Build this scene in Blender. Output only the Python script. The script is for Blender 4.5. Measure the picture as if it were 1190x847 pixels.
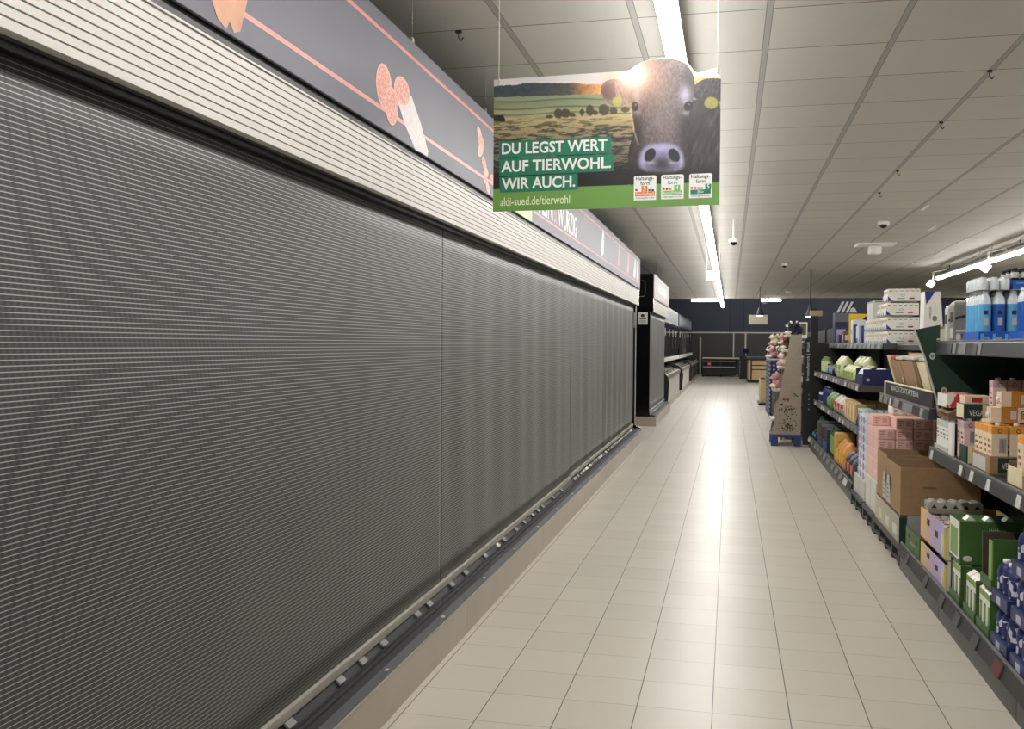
import bpy, bmesh, math, random
import numpy as np
from mathutils import Vector, Matrix

for o in list(bpy.data.objects):
    bpy.data.objects.remove(o, do_unlink=True)
scene = bpy.context.scene
COL = scene.collection
rnd = random.Random(7)

# ---------------------------------------------------------------- camera
F_PX, W_PX = 1105.0, 1190.0
YAW = math.atan(253 / F_PX); PITCH = -math.atan(24.3 / F_PX); ROLL = 0.0072
EYE = 1.47
fw = Vector((-math.sin(YAW) * math.cos(PITCH), math.cos(YAW) * math.cos(PITCH), math.sin(PITCH)))
r0 = Vector((math.cos(YAW), math.sin(YAW), 0)); u0 = r0.cross(fw)
rt = r0 * math.cos(ROLL) + u0 * math.sin(ROLL)
up = u0 * math.cos(ROLL) - r0 * math.sin(ROLL)
cam_d = bpy.data.cameras.new('camera')
cam_d.sensor_fit = 'HORIZONTAL'; cam_d.sensor_width = 36.0
cam_d.lens = 36.0 * F_PX / W_PX
cam_d.clip_start = 0.05; cam_d.clip_end = 200
cam = bpy.data.objects.new('camera', cam_d); COL.objects.link(cam)
m = Matrix((rt, up, -fw)).transposed().to_4x4(); m.translation = (0, 0, EYE)
cam.matrix_world = m
scene.camera = cam

# ---------------------------------------------------------------- world, exposure, lamp strength
wd = bpy.data.worlds.new('world'); scene.world = wd; wd.use_nodes = True
wd.node_tree.nodes['Background'].inputs[0].default_value = (0.9, 0.95, 1.0, 1)
wd.node_tree.nodes['Background'].inputs[1].default_value = 0.05
scene.view_settings.view_transform = 'Standard'
scene.view_settings.look = 'None'
scene.view_settings.exposure = 0.22
scene.view_settings.gamma = 1.0
scene.view_settings.use_curve_mapping = False
LAMP = 38.0            # strip light emission
LAMP_FAR = 16.0
LAMP_SIDE = 34.0       # strip lights of the next aisle and the added unseen rows
scene.cycles.max_bounces = 8
scene.cycles.diffuse_bounces = 5

# ---------------------------------------------------------------- materials
def lin(c):
    def f(v):
        v /= 255.0
        return v / 12.92 if v <= 0.04045 else ((v + 0.055) / 1.055) ** 2.4
    return (f(c[0]), f(c[1]), f(c[2]), 1.0)

MATS = {}
def mat(name, rgb, rough=0.55, metal=0.0, var=0.06, scale=25.0, spec=0.5, emit=0.0, trans=0.0, alpha=1.0, coat=0.0):
    if name in MATS:
        return MATS[name]
    mt = bpy.data.materials.new(name); mt.use_nodes = True
    nt = mt.node_tree; b = nt.nodes['Principled BSDF']
    b.inputs['Roughness'].default_value = rough
    b.inputs['Metallic'].default_value = metal
    b.inputs['Specular IOR Level'].default_value = spec
    b.inputs['Coat Weight'].default_value = coat
    c = lin(rgb)
    if var > 0:
        tc = nt.nodes.new('ShaderNodeTexCoord'); nz = nt.nodes.new('ShaderNodeTexNoise')
        nz.inputs['Scale'].default_value = scale; nz.inputs['Detail'].default_value = 3
        nt.links.new(tc.outputs['Object'], nz.inputs['Vector'])
        rp = nt.nodes.new('ShaderNodeValToRGB')
        rp.color_ramp.elements[0].position = 0.3; rp.color_ramp.elements[1].position = 0.7
        rp.color_ramp.elements[0].color = tuple(max(0, v * (1 - var)) for v in c[:3]) + (1,)
        rp.color_ramp.elements[1].color = tuple(min(1, v * (1 + var)) for v in c[:3]) + (1,)
        nt.links.new(nz.outputs['Fac'], rp.inputs['Fac'])
        nt.links.new(rp.outputs['Color'], b.inputs['Base Color'])
    else:
        b.inputs['Base Color'].default_value = c
    if emit > 0:
        b.inputs['Emission Color'].default_value = c
        b.inputs['Emission Strength'].default_value = emit
    if trans > 0:
        b.inputs['Transmission Weight'].default_value = trans
    if alpha < 1:
        b.inputs['Alpha'].default_value = alpha
    MATS[name] = mt
    return mt

def nodes_of(mt):
    return mt.node_tree.nodes, mt.node_tree.links, mt.node_tree.nodes['Principled BSDF']

def mth(nt, op, a, b=None, c=None):
    n = nt.nodes.new('ShaderNodeMath'); n.operation = op
    for i, v in enumerate((a, b, c)):
        if v is None: continue
        if isinstance(v, (int, float)): n.inputs[i].default_value = v
        else: nt.links.new(v, n.inputs[i])
    return n.outputs[0]

def pos_xyz(nt):
    g = nt.nodes.new('ShaderNodeNewGeometry'); s = nt.nodes.new('ShaderNodeSeparateXYZ')
    nt.links.new(g.outputs['Position'], s.inputs[0])
    return s.outputs[0], s.outputs[1], s.outputs[2], g.outputs['Position']

def mixc(nt, fac, a, b):
    n = nt.nodes.new('ShaderNodeMix'); n.data_type = 'RGBA'
    if isinstance(fac, (int, float)): n.inputs[0].default_value = fac
    else: nt.links.new(fac, n.inputs[0])
    for sock, v in ((6, a), (7, b)):
        if isinstance(v, tuple): n.inputs[sock].default_value = v
        else: nt.links.new(v, n.inputs[sock])
    return n.outputs[2]

def grid_line(nt, coord, off, pitch, half):
    """1 on the joint lines of a regular grid."""
    t = mth(nt, 'DIVIDE', mth(nt, 'SUBTRACT', coord, off), pitch)
    f = mth(nt, 'FRACT', t)
    d = mth(nt, 'MINIMUM', f, mth(nt, 'SUBTRACT', 1.0, f))
    return mth(nt, 'LESS_THAN', d, half / pitch)

def cell_noise(nt, cx, ox, px, cy, oy, py):
    ix = mth(nt, 'FLOOR', mth(nt, 'DIVIDE', mth(nt, 'SUBTRACT', cx, ox), px))
    iy = mth(nt, 'FLOOR', mth(nt, 'DIVIDE', mth(nt, 'SUBTRACT', cy, oy), py))
    cb = nt.nodes.new('ShaderNodeCombineXYZ'); nt.links.new(ix, cb.inputs[0]); nt.links.new(iy, cb.inputs[1])
    wn = nt.nodes.new('ShaderNodeTexWhiteNoise'); wn.noise_dimensions = '2D'
    nt.links.new(cb.outputs[0], wn.inputs['Vector'])
    return wn.outputs['Value']

TX0, TY0, TP = -0.0515, 0.2537, 0.3003     # floor tile grid
def floor_material():
    mt = bpy.data.materials.new('floor_tiles'); mt.use_nodes = True
    nt = mt.node_tree; b = nt.nodes['Principled BSDF']
    x, y, z, p = pos_xyz(nt)
    lx = grid_line(nt, x, TX0, TP, 0.0022); ly = grid_line(nt, y, TY0, TP, 0.0016)
    cn = cell_noise(nt, x, TX0, TP, y, TY0, TP)
    nz = nt.nodes.new('ShaderNodeTexNoise'); nz.inputs['Scale'].default_value = 6; nz.inputs['Detail'].default_value = 5
    nt.links.new(p, nz.inputs['Vector'])
    f = mth(nt, 'ADD', mth(nt, 'MULTIPLY', cn, 0.5), mth(nt, 'MULTIPLY', nz.outputs['Fac'], 0.5))
    tile = mixc(nt, f, lin((184, 177, 163)), lin((196, 189, 175)))
    c = mixc(nt, mth(nt, 'MULTIPLY', ly, 0.75), tile, lin((98, 88, 76)))
    c = mixc(nt, lx, c, lin((74, 67, 58)))
    nt.links.new(c, b.inputs['Base Color'])
    b.inputs['Roughness'].default_value = 0.33
    rr = mth(nt, 'ADD', 0.295, mth(nt, 'MULTIPLY', nz.outputs['Fac'], 0.10))
    nt.links.new(rr, b.inputs['Roughness']); b.inputs['Specular IOR Level'].default_value = 0.4
    bp = nt.nodes.new('ShaderNodeBump'); bp.inputs['Strength'].default_value = 0.35; bp.inputs['Distance'].default_value = 0.002
    bp.invert = True
    nt.links.new(mth(nt, 'MAXIMUM', lx, ly), bp.inputs['Height']); nt.links.new(bp.outputs[0], b.inputs['Normal'])
    return mt

def ceiling_material():
    mt = bpy.data.materials.new('ceiling_tiles'); mt.use_nodes = True
    nt = mt.node_tree; b = nt.nodes['Principled BSDF']
    x, y, z, p = pos_xyz(nt)
    lx = grid_line(nt, x, 0.162, 0.6235, 0.013); ly = grid_line(nt, y, 5.19, 0.6255, 0.0055)
    lx2 = grid_line(nt, x, 0.162, 0.6235, 0.017)
    cn = cell_noise(nt, x, 0.162, 0.6235, y, 5.19, 0.6255)
    nz = nt.nodes.new('ShaderNodeTexNoise'); nz.inputs['Scale'].default_value = 90; nz.inputs['Detail'].default_value = 2
    nt.links.new(p, nz.inputs['Vector'])
    f = mth(nt, 'ADD', mth(nt, 'MULTIPLY', cn, 0.6), mth(nt, 'MULTIPLY', nz.outputs['Fac'], 0.4))
    c = mixc(nt, f, lin((182, 180, 173)), lin((192, 190, 183)))
    c = mixc(nt, ly, c, lin((120, 118, 114)))
    c = mixc(nt, lx2, c, lin((120, 118, 112)))
    c = mixc(nt, lx, c, lin((158, 156, 151)))
    nt.links.new(c, b.inputs['Base Color'])
    b.inputs['Roughness'].default_value = 0.85
    bp = nt.nodes.new('ShaderNodeBump'); bp.inputs['Strength'].default_value = 0.25; bp.inputs['Distance'].default_value = 0.004
    nt.links.new(nz.outputs['Fac'], bp.inputs['Height']); nt.links.new(bp.outputs[0], b.inputs['Normal'])
    return mt

def blind_material():
    """woven aluminium night blind: bright bars every 12 mm over a dark weave"""
    mt = bpy.data.materials.new('night_blind_weave'); mt.use_nodes = True
    nt = mt.node_tree; b = nt.nodes['Principled BSDF']
    x, y, z, p = pos_xyz(nt)
    tz = mth(nt, 'DIVIDE', z, 0.0121)
    row = mth(nt, 'FLOOR', tz); fz = mth(nt, 'FRACT', tz)
    bar = mth(nt, 'LESS_THAN', fz, 0.17)
    ty = mth(nt, 'ADD', mth(nt, 'DIVIDE', y, 0.0195), mth(nt, 'MULTIPLY', row, 0.18))
    fy = mth(nt, 'FRACT', ty)
    band = mth(nt, 'PINGPONG', fy, 0.5)
    band = mth(nt, 'MULTIPLY', mth(nt, 'SUBTRACT', band, 0.18), 6.0)
    bn = nt.nodes.new('ShaderNodeClamp'); nt.links.new(band, bn.inputs[0])
    nz = nt.nodes.new('ShaderNodeTexNoise'); nz.inputs['Scale'].default_value = 1.2; nz.inputs['Detail'].default_value = 3
    nt.links.new(p, nz.inputs['Vector'])
    c = mixc(nt, bn.outputs[0], lin((41, 40, 40)), lin((58, 57, 56)))
    c = mixc(nt, bar, c, lin((166, 164, 161)))
    c = mixc(nt, mth(nt, 'MULTIPLY', nz.outputs['Fac'], 0.2), c, lin((38, 38, 38)))
    nt.links.new(c, b.inputs['Base Color'])
    b.inputs['Roughness'].default_value = 0.5
    b.inputs['Metallic'].default_value = 0.1
    b.inputs['Specular IOR Level'].default_value = 0.5
    b.inputs['Sheen Weight'].default_value = 0.11; b.inputs['Sheen Roughness'].default_value = 0.4
    return mt

def printed_material():
    mt = bpy.data.materials.new('printed_picture'); mt.use_nodes = True
    nt = mt.node_tree; b = nt.nodes['Principled BSDF']
    a = nt.nodes.new('ShaderNodeVertexColor'); a.layer_name = 'print'
    nt.links.new(a.outputs['Color'], b.inputs['Base Color'])
    b.inputs['Roughness'].default_value = 0.45
    return mt

def gradient_material(name, axis, stops, rough=0.5):
    """printed colour run along one object axis: stops = [(coordinate, rgb)]"""
    mt = bpy.data.materials.new(name); mt.use_nodes = True
    nt = mt.node_tree; b = nt.nodes['Principled BSDF']
    tc = nt.nodes.new('ShaderNodeTexCoord'); s = nt.nodes.new('ShaderNodeSeparateXYZ')
    nt.links.new(tc.outputs['Object'], s.inputs[0])
    lo, hi = stops[0][0], stops[-1][0]
    t = mth(nt, 'DIVIDE', mth(nt, 'SUBTRACT', s.outputs[axis], lo), hi - lo)
    nz = nt.nodes.new('ShaderNodeTexNoise'); nz.inputs['Scale'].default_value = 14
    nt.links.new(tc.outputs['Object'], nz.inputs['Vector'])
    t = mth(nt, 'ADD', t, mth(nt, 'MULTIPLY', mth(nt, 'SUBTRACT', nz.outputs['Fac'], 0.5), 0.25))
    rp = nt.nodes.new('ShaderNodeValToRGB')
    for i, (p_, c) in enumerate(stops):
        e = rp.color_ramp.elements[i] if i < 2 else rp.color_ramp.elements.new(0.5)
        e.position = (p_ - lo) / (hi - lo); e.color = lin(c)
    nt.links.new(t, rp.inputs['Fac']); nt.links.new(rp.outputs['Color'], b.inputs['Base Color'])
    b.inputs['Roughness'].default_value = rough
    MATS[name] = mt
    return mt

def speckle_material(name, base, dots, scale, thr, rough=0.5):
    """print of scattered blotches"""
    mt = bpy.data.materials.new(name); mt.use_nodes = True
    nt = mt.node_tree; b = nt.nodes['Principled BSDF']
    tc = nt.nodes.new('ShaderNodeTexCoord'); nz = nt.nodes.new('ShaderNodeTexNoise')
    nz.inputs['Scale'].default_value = scale; nz.inputs['Detail'].default_value = 1.5
    nt.links.new(tc.outputs['Object'], nz.inputs['Vector'])
    f = mth(nt, 'GREATER_THAN', nz.outputs['Fac'], thr)
    nt.links.new(mixc(nt, f, lin(base), lin(dots)), b.inputs['Base Color'])
    b.inputs['Roughness'].default_value = rough
    MATS[name] = mt
    return mt

def polka_material(name, base, dot, pitch, rad):
    mt = bpy.data.materials.new(name); mt.use_nodes = True
    nt = mt.node_tree; b = nt.nodes['Principled BSDF']
    tc = nt.nodes.new('ShaderNodeTexCoord'); s = nt.nodes.new('ShaderNodeSeparateXYZ')
    nt.links.new(tc.outputs['Object'], s.inputs[0])
    h = mth(nt, 'ADD', s.outputs[0], s.outputs[1])
    fx = mth(nt, 'SUBTRACT', mth(nt, 'FRACT', mth(nt, 'DIVIDE', h, pitch)), 0.5)
    fz = mth(nt, 'SUBTRACT', mth(nt, 'FRACT', mth(nt, 'DIVIDE', s.outputs[2], pitch)), 0.5)
    d = mth(nt, 'SQRT', mth(nt, 'ADD', mth(nt, 'MULTIPLY', fx, fx), mth(nt, 'MULTIPLY', fz, fz)))
    f = mth(nt, 'LESS_THAN', d, rad)
    nt.links.new(mixc(nt, f, lin(base), lin(dot)), b.inputs['Base Color'])
    b.inputs['Roughness'].default_value = 0.5
    MATS[name] = mt
    return mt

# ---------------------------------------------------------------- mesh builder
def roundrect(y0, y1, z0, z1, r, n=4):
    pts = []
    for cy, cz, a0 in ((y1 - r, z1 - r, 0), (y0 + r, z1 - r, 90), (y0 + r, z0 + r, 180), (y1 - r, z0 + r, 270)):
        for k in range(n + 1):
            a = math.radians(a0 + 90 * k / n)
            pts.append((cy + r * math.cos(a), cz + r * math.sin(a)))
    return pts

class MB:
    def __init__(s):
        s.v, s.f, s.m, s.sm, s.mats = [], [], [], [], []
    def mi(s, mt):
        if mt not in s.mats: s.mats.append(mt)
        return s.mats.index(mt)
    def add(s, vs, fs, mt, smooth=False):
        k = len(s.v); i = s.mi(mt)
        s.v.extend(tuple(v) for v in vs)
        for f in fs:
            s.f.append(tuple(k + j for j in f)); s.m.append(i); s.sm.append(smooth)
        return s
    def box(s, x0, x1, y0, y1, z0, z1, mt, bev=0.0):
        if x0 > x1: x0, x1 = x1, x0
        if y0 > y1: y0, y1 = y1, y0
        if z0 > z1: z0, z1 = z1, z0
        if bev <= 0:
            vs = [(x0, y0, z0), (x1, y0, z0), (x1, y1, z0), (x0, y1, z0), (x0, y0, z1), (x1, y0, z1), (x1, y1, z1), (x0, y1, z1)]
            fs = [(3, 2, 1, 0), (4, 5, 6, 7), (0, 1, 5, 4), (1, 2, 6, 5), (2, 3, 7, 6), (3, 0, 4, 7)]
            return s.add(vs, fs, mt)
        bev = min(bev, 0.45 * min(x1 - x0, y1 - y0, z1 - z0))
        bm = bmesh.new(); bmesh.ops.create_cube(bm, size=1.0)
        bmesh.ops.scale(bm, vec=(x1 - x0, y1 - y0, z1 - z0), verts=bm.verts)
        bmesh.ops.translate(bm, vec=((x0 + x1) / 2, (y0 + y1) / 2, (z0 + z1) / 2), verts=bm.verts)
        bmesh.ops.bevel(bm, geom=list(bm.edges), offset=bev, segments=2, affect='EDGES', profile=0.6)
        bm.verts.index_update()
        s.add([v.co[:] for v in bm.verts], [[v.index for v in f.verts] for f in bm.faces], mt)
        bm.free(); return s
    def prism(s, pts, axis, a0, a1, mt, smooth=False):
        """outline in the two other axes (in x,y,z order), pushed along axis"""
        def P(p, a):
            return {'x': (a, p[0], p[1]), 'y': (p[0], a, p[1]), 'z': (p[0], p[1], a)}[axis]
        n = len(pts)
        area = sum(pts[i][0] * pts[(i + 1) % n][1] - pts[(i + 1) % n][0] * pts[i][1] for i in range(n))
        if (area < 0) != (axis == 'y'): pts = pts[::-1]
        if a0 > a1: a0, a1 = a1, a0
        vs = [P(p, a0) for p in pts] + [P(p, a1) for p in pts]
        s.add(vs, [tuple(range(n - 1, -1, -1)), tuple(range(n, 2 * n))], mt)
        k = len(s.v) - 2 * n; i = s.mi(mt)
        for j in range(n):
            q = (j + 1) % n
            s.f.append((k + j, k + q, k + n + q, k + n + j)); s.m.append(i); s.sm.append(smooth)
        return s
    def quad(s, a, b, c, d, mt):
        return s.add([a, b, c, d], [(0, 1, 2, 3)], mt)
    def tube(s, p0, p1, r, mt, n=8, r1=None):
        p0, p1 = Vector(p0), Vector(p1); d = (p1 - p0).normalized()
        a = d.orthogonal().normalized(); b = d.cross(a); r1 = r if r1 is None else r1
        vs = []
        for p, rr in ((p0, r), (p1, r1)):
            for k in range(n):
                t = 2 * math.pi * k / n
                vs.append(p + (a * math.cos(t) + b * math.sin(t)) * rr)
        s.add(vs, [tuple(range(n - 1, -1, -1)), tuple(range(n, 2 * n))], mt)
        k = len(s.v) - 2 * n; i = s.mi(mt)
        for j in range(n):
            q = (j + 1) % n
            s.f.append((k + j, k + q, k + n + q, k + n + j)); s.m.append(i); s.sm.append(True)
        return s
    def path(s, pts, r, mt, n=6):
        for a, b in zip(pts, pts[1:]): s.tube(a, b, r, mt, n)
        return s
    def lathe(s, prof, c, mt, n=16):
        cx, cy, cz = c; vs, fs = [], []
        for r, z in prof:
            for k in range(n):
                t = 2 * math.pi * k / n
                vs.append((cx + r * math.cos(t), cy + r * math.sin(t), cz + z))
        for i in range(len(prof) - 1):
            for k in range(n):
                q = (k + 1) % n
                fs.append((i * n + k, i * n + q, (i + 1) * n + q, (i + 1) * n + k))
        fs.append(tuple(range(n - 1, -1, -1))); fs.append(tuple((len(prof) - 1) * n + k for k in range(n)))
        return s.add(vs, fs, mt, True)
    def ell(s, c, r, mt, n=14, m_=8, rot=None, lump=0.0, seed=0):
        rg = random.Random(seed); vs, fs = [], []
        for i in range(m_ + 1):
            ph = math.pi * i / m_
            for k in range(n):
                t = 2 * math.pi * k / n
                q = 1 + lump * (rg.random() - 0.5)
                v = Vector((r[0] * math.sin(ph) * math.cos(t) * q, r[1] * math.sin(ph) * math.sin(t) * q, -r[2] * math.cos(ph) * q))
                if rot: v = rot @ v
                vs.append((c[0] + v.x, c[1] + v.y, c[2] + v.z))
        for i in range(m_):
            for k in range(n):
                q = (k + 1) % n
                fs.append((i * n + k, i * n + q, (i + 1) * n + q, (i + 1) * n + k))
        return s.add(vs, fs, mt, True)
    def build(s, name, parent=None, local=False):
        me = bpy.data.meshes.new(name)
        off = Vector((0, 0, 0))
        if parent is not None: off = Vector((0, 0, 0)) if local else world_loc(parent)
        elif s.v:
            a = np.array(s.v); off = Vector(((a[:, 0].min() + a[:, 0].max()) / 2, (a[:, 1].min() + a[:, 1].max()) / 2, a[:, 2].min()))
        me.from_pydata([(v[0] - off.x, v[1] - off.y, v[2] - off.z) for v in s.v], [], s.f)
        for mt in s.mats: me.materials.append(mt)
        me.polygons.foreach_set('material_index', s.m)
        me.polygons.foreach_set('use_smooth', s.sm)
        me.update()
        o = bpy.data.objects.new(name, me); COL.objects.link(o)
        if parent is not None: o.parent = parent
        else: o.location = off
        return o

def world_loc(o):
    v = Vector((0, 0, 0))
    while o is not None:
        v += o.location; o = o.parent
    return v

def tag(o, label=None, cat=None, group=None, kind=None):
    if label: o['label'] = label
    if cat: o['category'] = cat
    if group: o['group'] = group
    if kind: o['kind'] = kind
    return o

def thing(name, label, cat, loc=(0, 0, 0), group=None):
    o = bpy.data.objects.new(name, None); o.empty_display_size = 0.05
    COL.objects.link(o); o.location = loc
    return tag(o, label, cat, group)

def struct(mb, name):
    return tag(mb.build(name), kind='structure')

def copy_tree(o, parent=None):
    c = o.copy(); COL.objects.link(c)
    if parent is not None: c.parent = parent
    for ch in list(o.children): copy_tree(ch, c)
    return c

class Proto:
    """the first placing moves the prototype itself, later ones copy it with its parts"""
    def __init__(s, root): s.root, s.used = root, False
    def place(s, loc, label, group=None, rot=(0, 0, 0), scale=None):
        o = copy_tree(s.root) if s.used else s.root
        s.used = True
        o.location = loc; o.rotation_euler = rot
        if scale: o.scale = scale
        o['label'] = label
        if group: o['group'] = group
        return o

_glyph = {}
def glyphs(body, bold):
    if (body, bold) in _glyph: return _glyph[(body, bold)]
    cu = bpy.data.curves.new('lettering', 'FONT'); cu.body = body; cu.size = 1.0
    cu.offset = bold; cu.resolution_u = 3; cu.fill_mode = 'FRONT'
    ob = bpy.data.objects.new('lettering', cu); COL.objects.link(ob)
    dg = bpy.context.evaluated_depsgraph_get(); dg.update()
    me = ob.evaluated_get(dg).to_mesh()
    vs = [v.co[:] for v in me.vertices]; fs = [tuple(p.vertices) for p in me.polygons]
    ob.evaluated_get(dg).to_mesh_clear()
    bpy.data.objects.remove(ob, do_unlink=True); bpy.data.curves.remove(cu)
    xs = [v[0] for v in vs]; ys = [v[1] for v in vs]
    r = (vs, fs, min(xs), max(xs), min(ys), max(ys)); _glyph[(body, bold)] = r
    return r

def put_text(mb, body, mt, origin, xd, yd, width=None, height=None, bold=0.0, align='l'):
    """print lettering into mb; origin = lower left corner of the letters"""
    vs, fs, x0, x1, y0, y1 = glyphs(body, bold)
    sx = width / (x1 - x0) if width else None
    sy = height / (y1 - y0) if height else None
    sx = sx or sy; sy = sy or sx
    xd, yd, o = Vector(xd), Vector(yd), Vector(origin)
    dx = {'l': 0, 'c': -(x1 - x0) * sx / 2, 'r': -(x1 - x0) * sx}[align]
    mb.add([o + xd * ((v[0] - x0) * sx + dx) + yd * ((v[1] - y0) * sy) for v in vs], fs, mt)

def barcode(mb, o, xd, yd, w, h, dark, light, n=7, seed=1):
    rg = random.Random(seed); o, xd, yd = Vector(o), Vector(xd), Vector(yd); nn = xd.cross(yd) * 0.0004
    mb.quad(o, o + xd * w, o + xd * w + yd * h, o + yd * h, light)
    x = w * 0.08
    while x < w * 0.9:
        b = w / n * (0.25 + 0.4 * rg.random())
        mb.quad(o + xd * x + yd * h * .08 + nn, o + xd * min(x + b, w * .93) + yd * h * .08 + nn, o + xd * min(x + b, w * .93) + yd * h * .92 + nn, o + xd * x + yd * h * .92 + nn, dark)
        x += b + w / n * 0.5

ROW = ['front', 'second', 'third', 'fourth', 'fifth', 'sixth']
ORD = ['first', 'second', 'third', 'fourth', 'fifth', 'sixth', 'seventh', 'eighth', 'ninth', 'tenth', 'eleventh', 'twelfth']

white = mat('white_paint', (232, 230, 224), 0.4)
canopy_w = mat('canopy_white_metal', (194, 192, 186), 0.5, spec=0.25, var=0.02, scale=3)
groove = mat('canopy_groove', (70, 68, 66), 0.6)
black = mat('black_plastic', (22, 22, 23), 0.45)
blackgl = mat('black_gloss', (14, 14, 16), 0.12)
dark = mat('dark_grey_metal', (52, 53, 54), 0.42, var=0.08)
charc = mat('charcoal_shelf', (44, 45, 46), 0.5, var=0.08)
bump = mat('bumper_rubber', (40, 41, 42), 0.55)
steel = mat('brushed_steel', (168, 160, 148), 0.38, 0.6, var=0.06, scale=8)
alu = mat('aluminium', (172, 169, 162), 0.35, 0.5)
railgr = mat('rail_grey', (112, 114, 112), 0.4, 0.2)
tagw = mat('price_tag_paper', (196, 194, 188), 0.5)
taggr = mat('price_tag_grey', (120, 121, 118), 0.5)
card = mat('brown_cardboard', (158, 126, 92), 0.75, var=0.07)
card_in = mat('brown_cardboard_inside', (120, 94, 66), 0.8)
pink = mat('pink_wrap', (232, 190, 180), 0.45)
pinkd = mat('pink_print', (180, 120, 112), 0.5)
greend = mat('dark_green_card', (22, 54, 38), 0.6)
green = mat('green_card', (58, 96, 40), 0.5)
greenl = mat('light_green_print', (128, 160, 84), 0.5)
navy = mat('navy_print', (34, 42, 92), 0.45)
blue = mat('blue_print', (40, 92, 190), 0.4)
lblue = mat('light_blue_print', (112, 180, 226), 0.4)
red = mat('red_print', (176, 44, 44), 0.5)
orange = mat('orange_print', (226, 156, 66), 0.45)
ochre = mat('ochre_print', (188, 124, 48), 0.5)
yellow = mat('yellow_print', (222, 186, 36), 0.45)
cream = mat('cream_card', (226, 214, 178), 0.55)
oat = mat('oat_carton', (232, 208, 180), 0.45)
inkb = mat('black_ink', (24, 22, 22), 0.6)
wood = mat('light_wood', (206, 174, 130), 0.5, var=0.12, scale=12)
brownin = mat('dark_brown_inside', (72, 56, 44), 0.8)
greypulp = mat('grey_pulp', (158, 154, 142), 0.9, var=0.1, scale=60)
film = mat('clear_film', (235, 240, 245), 0.12, trans=0.85, var=0.0)
yelgreen = mat('yellow_green_print', (178, 164, 40), 0.5)

# ================================================================ THE ROOM
CZ = 3.02
XL, XR, YB, YF = -3.0, 13.0, -9.0, 46.0
b = MB(); b.box(XL - 0.1, XR, YB, YF, -0.1, 0.0, floor_material()); fl = struct(b, 'floor')
cm = ceiling_material()
b = MB(); b.box(XL - 0.1, XR, YB, 32.3, CZ, CZ + 0.12, cm); struct(b, 'ceiling')
hi_w = mat('upper_ceiling', (120, 120, 118), 0.8)
b = MB(); b.box(XL - 0.1, XR, 32.42, YF, 4.4, 4.5, hi_w); struct(b, 'ceiling_checkout')
b = MB(); b.box(XL - 0.1, XR, 32.3, 32.42, CZ, 4.5, mat('bulkhead_paint', (170, 168, 160), 0.8)); struct(b, 'wall_bulkhead')
wall_blue = mat('wall_dark_blue', (44, 50, 66), 0.6, var=0.05, scale=2)
wall_grey = mat('wall_charcoal', (60, 58, 55), 0.6, var=0.05, scale=2)
b = MB(); b.box(XL - 0.1, XR, YF, YF + 0.15, 2.06, 4.5, wall_blue)
b.box(XL - 0.1, XR, YF, YF + 0.15, 0, 2.06, wall_grey)
for xs in (-0.03, 0.62, 3.6): b.box(xs - 0.012, xs + 0.012, YF - 0.004, YF, 2.1, 4.4, mat('panel_joint', (20, 23, 34), 0.6))
struct(b, 'wall_far')
b = MB(); b.box(XL - 0.1, XL, YB, YF, 0, 4.5, wall_blue); struct(b, 'wall_left')
b = MB(); b.box(XR, XR + 0.1, YB, YF, 0, 4.5, wall_blue); struct(b, 'wall_right')
b = MB(); b.box(XL - 0.1, XR + 0.1, YB - 0.1, YB, 0, CZ + 0.12, mat('back_wall_paint', (150, 148, 142), 0.8)); struct(b, 'wall_near')
# light rails on the far wall
railw = mat('wall_rail_white', (190, 188, 182), 0.5)
b = MB(); b.box(XL, 9.0, YF - 0.04, YF, 2.03, 2.09, railw); struct(b, 'trim_1')
b = MB(); b.box(0.14, 0.20, YF - 0.05, YF, 0.0, 2.03, railw); struct(b, 'trim_2')
b = MB(); b.box(0.68, 0.75, YF - 0.05, YF, 0.0, 2.03, railw); struct(b, 'trim_3')
b = MB(); b.box(XL, 9.0, YF - 0.02, YF, 0.0, 0.10, railw); struct(b, 'baseboard_far')

# ================================================================ STRIP LIGHTS
def lamp_mat(name, strength, rgb=(1.0, 0.975, 0.945)):
    mt = bpy.data.materials.new(name); mt.use_nodes = True; nt = mt.node_tree
    bs = nt.nodes['Principled BSDF']
    bs.inputs['Base Color'].default_value = (0.9, 0.9, 0.9, 1)
    bs.inputs['Emission Color'].default_value = rgb + (1,)
    bs.inputs['Emission Strength'].default_value = strength
    return mt
tube_m = lamp_mat('strip_light_diffuser', LAMP)
tube_s = lamp_mat('strip_light_diffuser_next_aisle', LAMP_SIDE)
spot_m = lamp_mat('spot_head_glow', 3.0)
tube_f = lamp_mat('checkout_light_diffuser', LAMP_FAR)

def strip(x, y0, y1, z, label, group, dm, w=0.09):
    t = thing('strip_light', label, 'strip light', (x, (y0 + y1) / 2, z), group)
    b = MB(); b.box(x - w / 2, x + w / 2, y0, y1, z + 0.035, z + 0.06, white); b.build('housing', t)
    pts = [(x - w / 2, z + 0.035), (x - w / 2, z + 0.012), (x - w / 3, z), (x + w / 3, z), (x + w / 2, z + 0.012), (x + w / 2, z + 0.035)]
    b = MB(); b.prism(pts, 'y', y0 + 0.01, y1 - 0.01, dm); b.build('diffuser', t)
    ztop = CZ if (y0 + y1) / 2 < 32.3 else 4.4
    for yy in (y0 + 0.35, y1 - 0.35):
        b = MB(); b.tube((x, yy, z + 0.06), (x, yy, ztop), 0.006, alu, 6); b.build('hanger', t)
    return t

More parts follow.
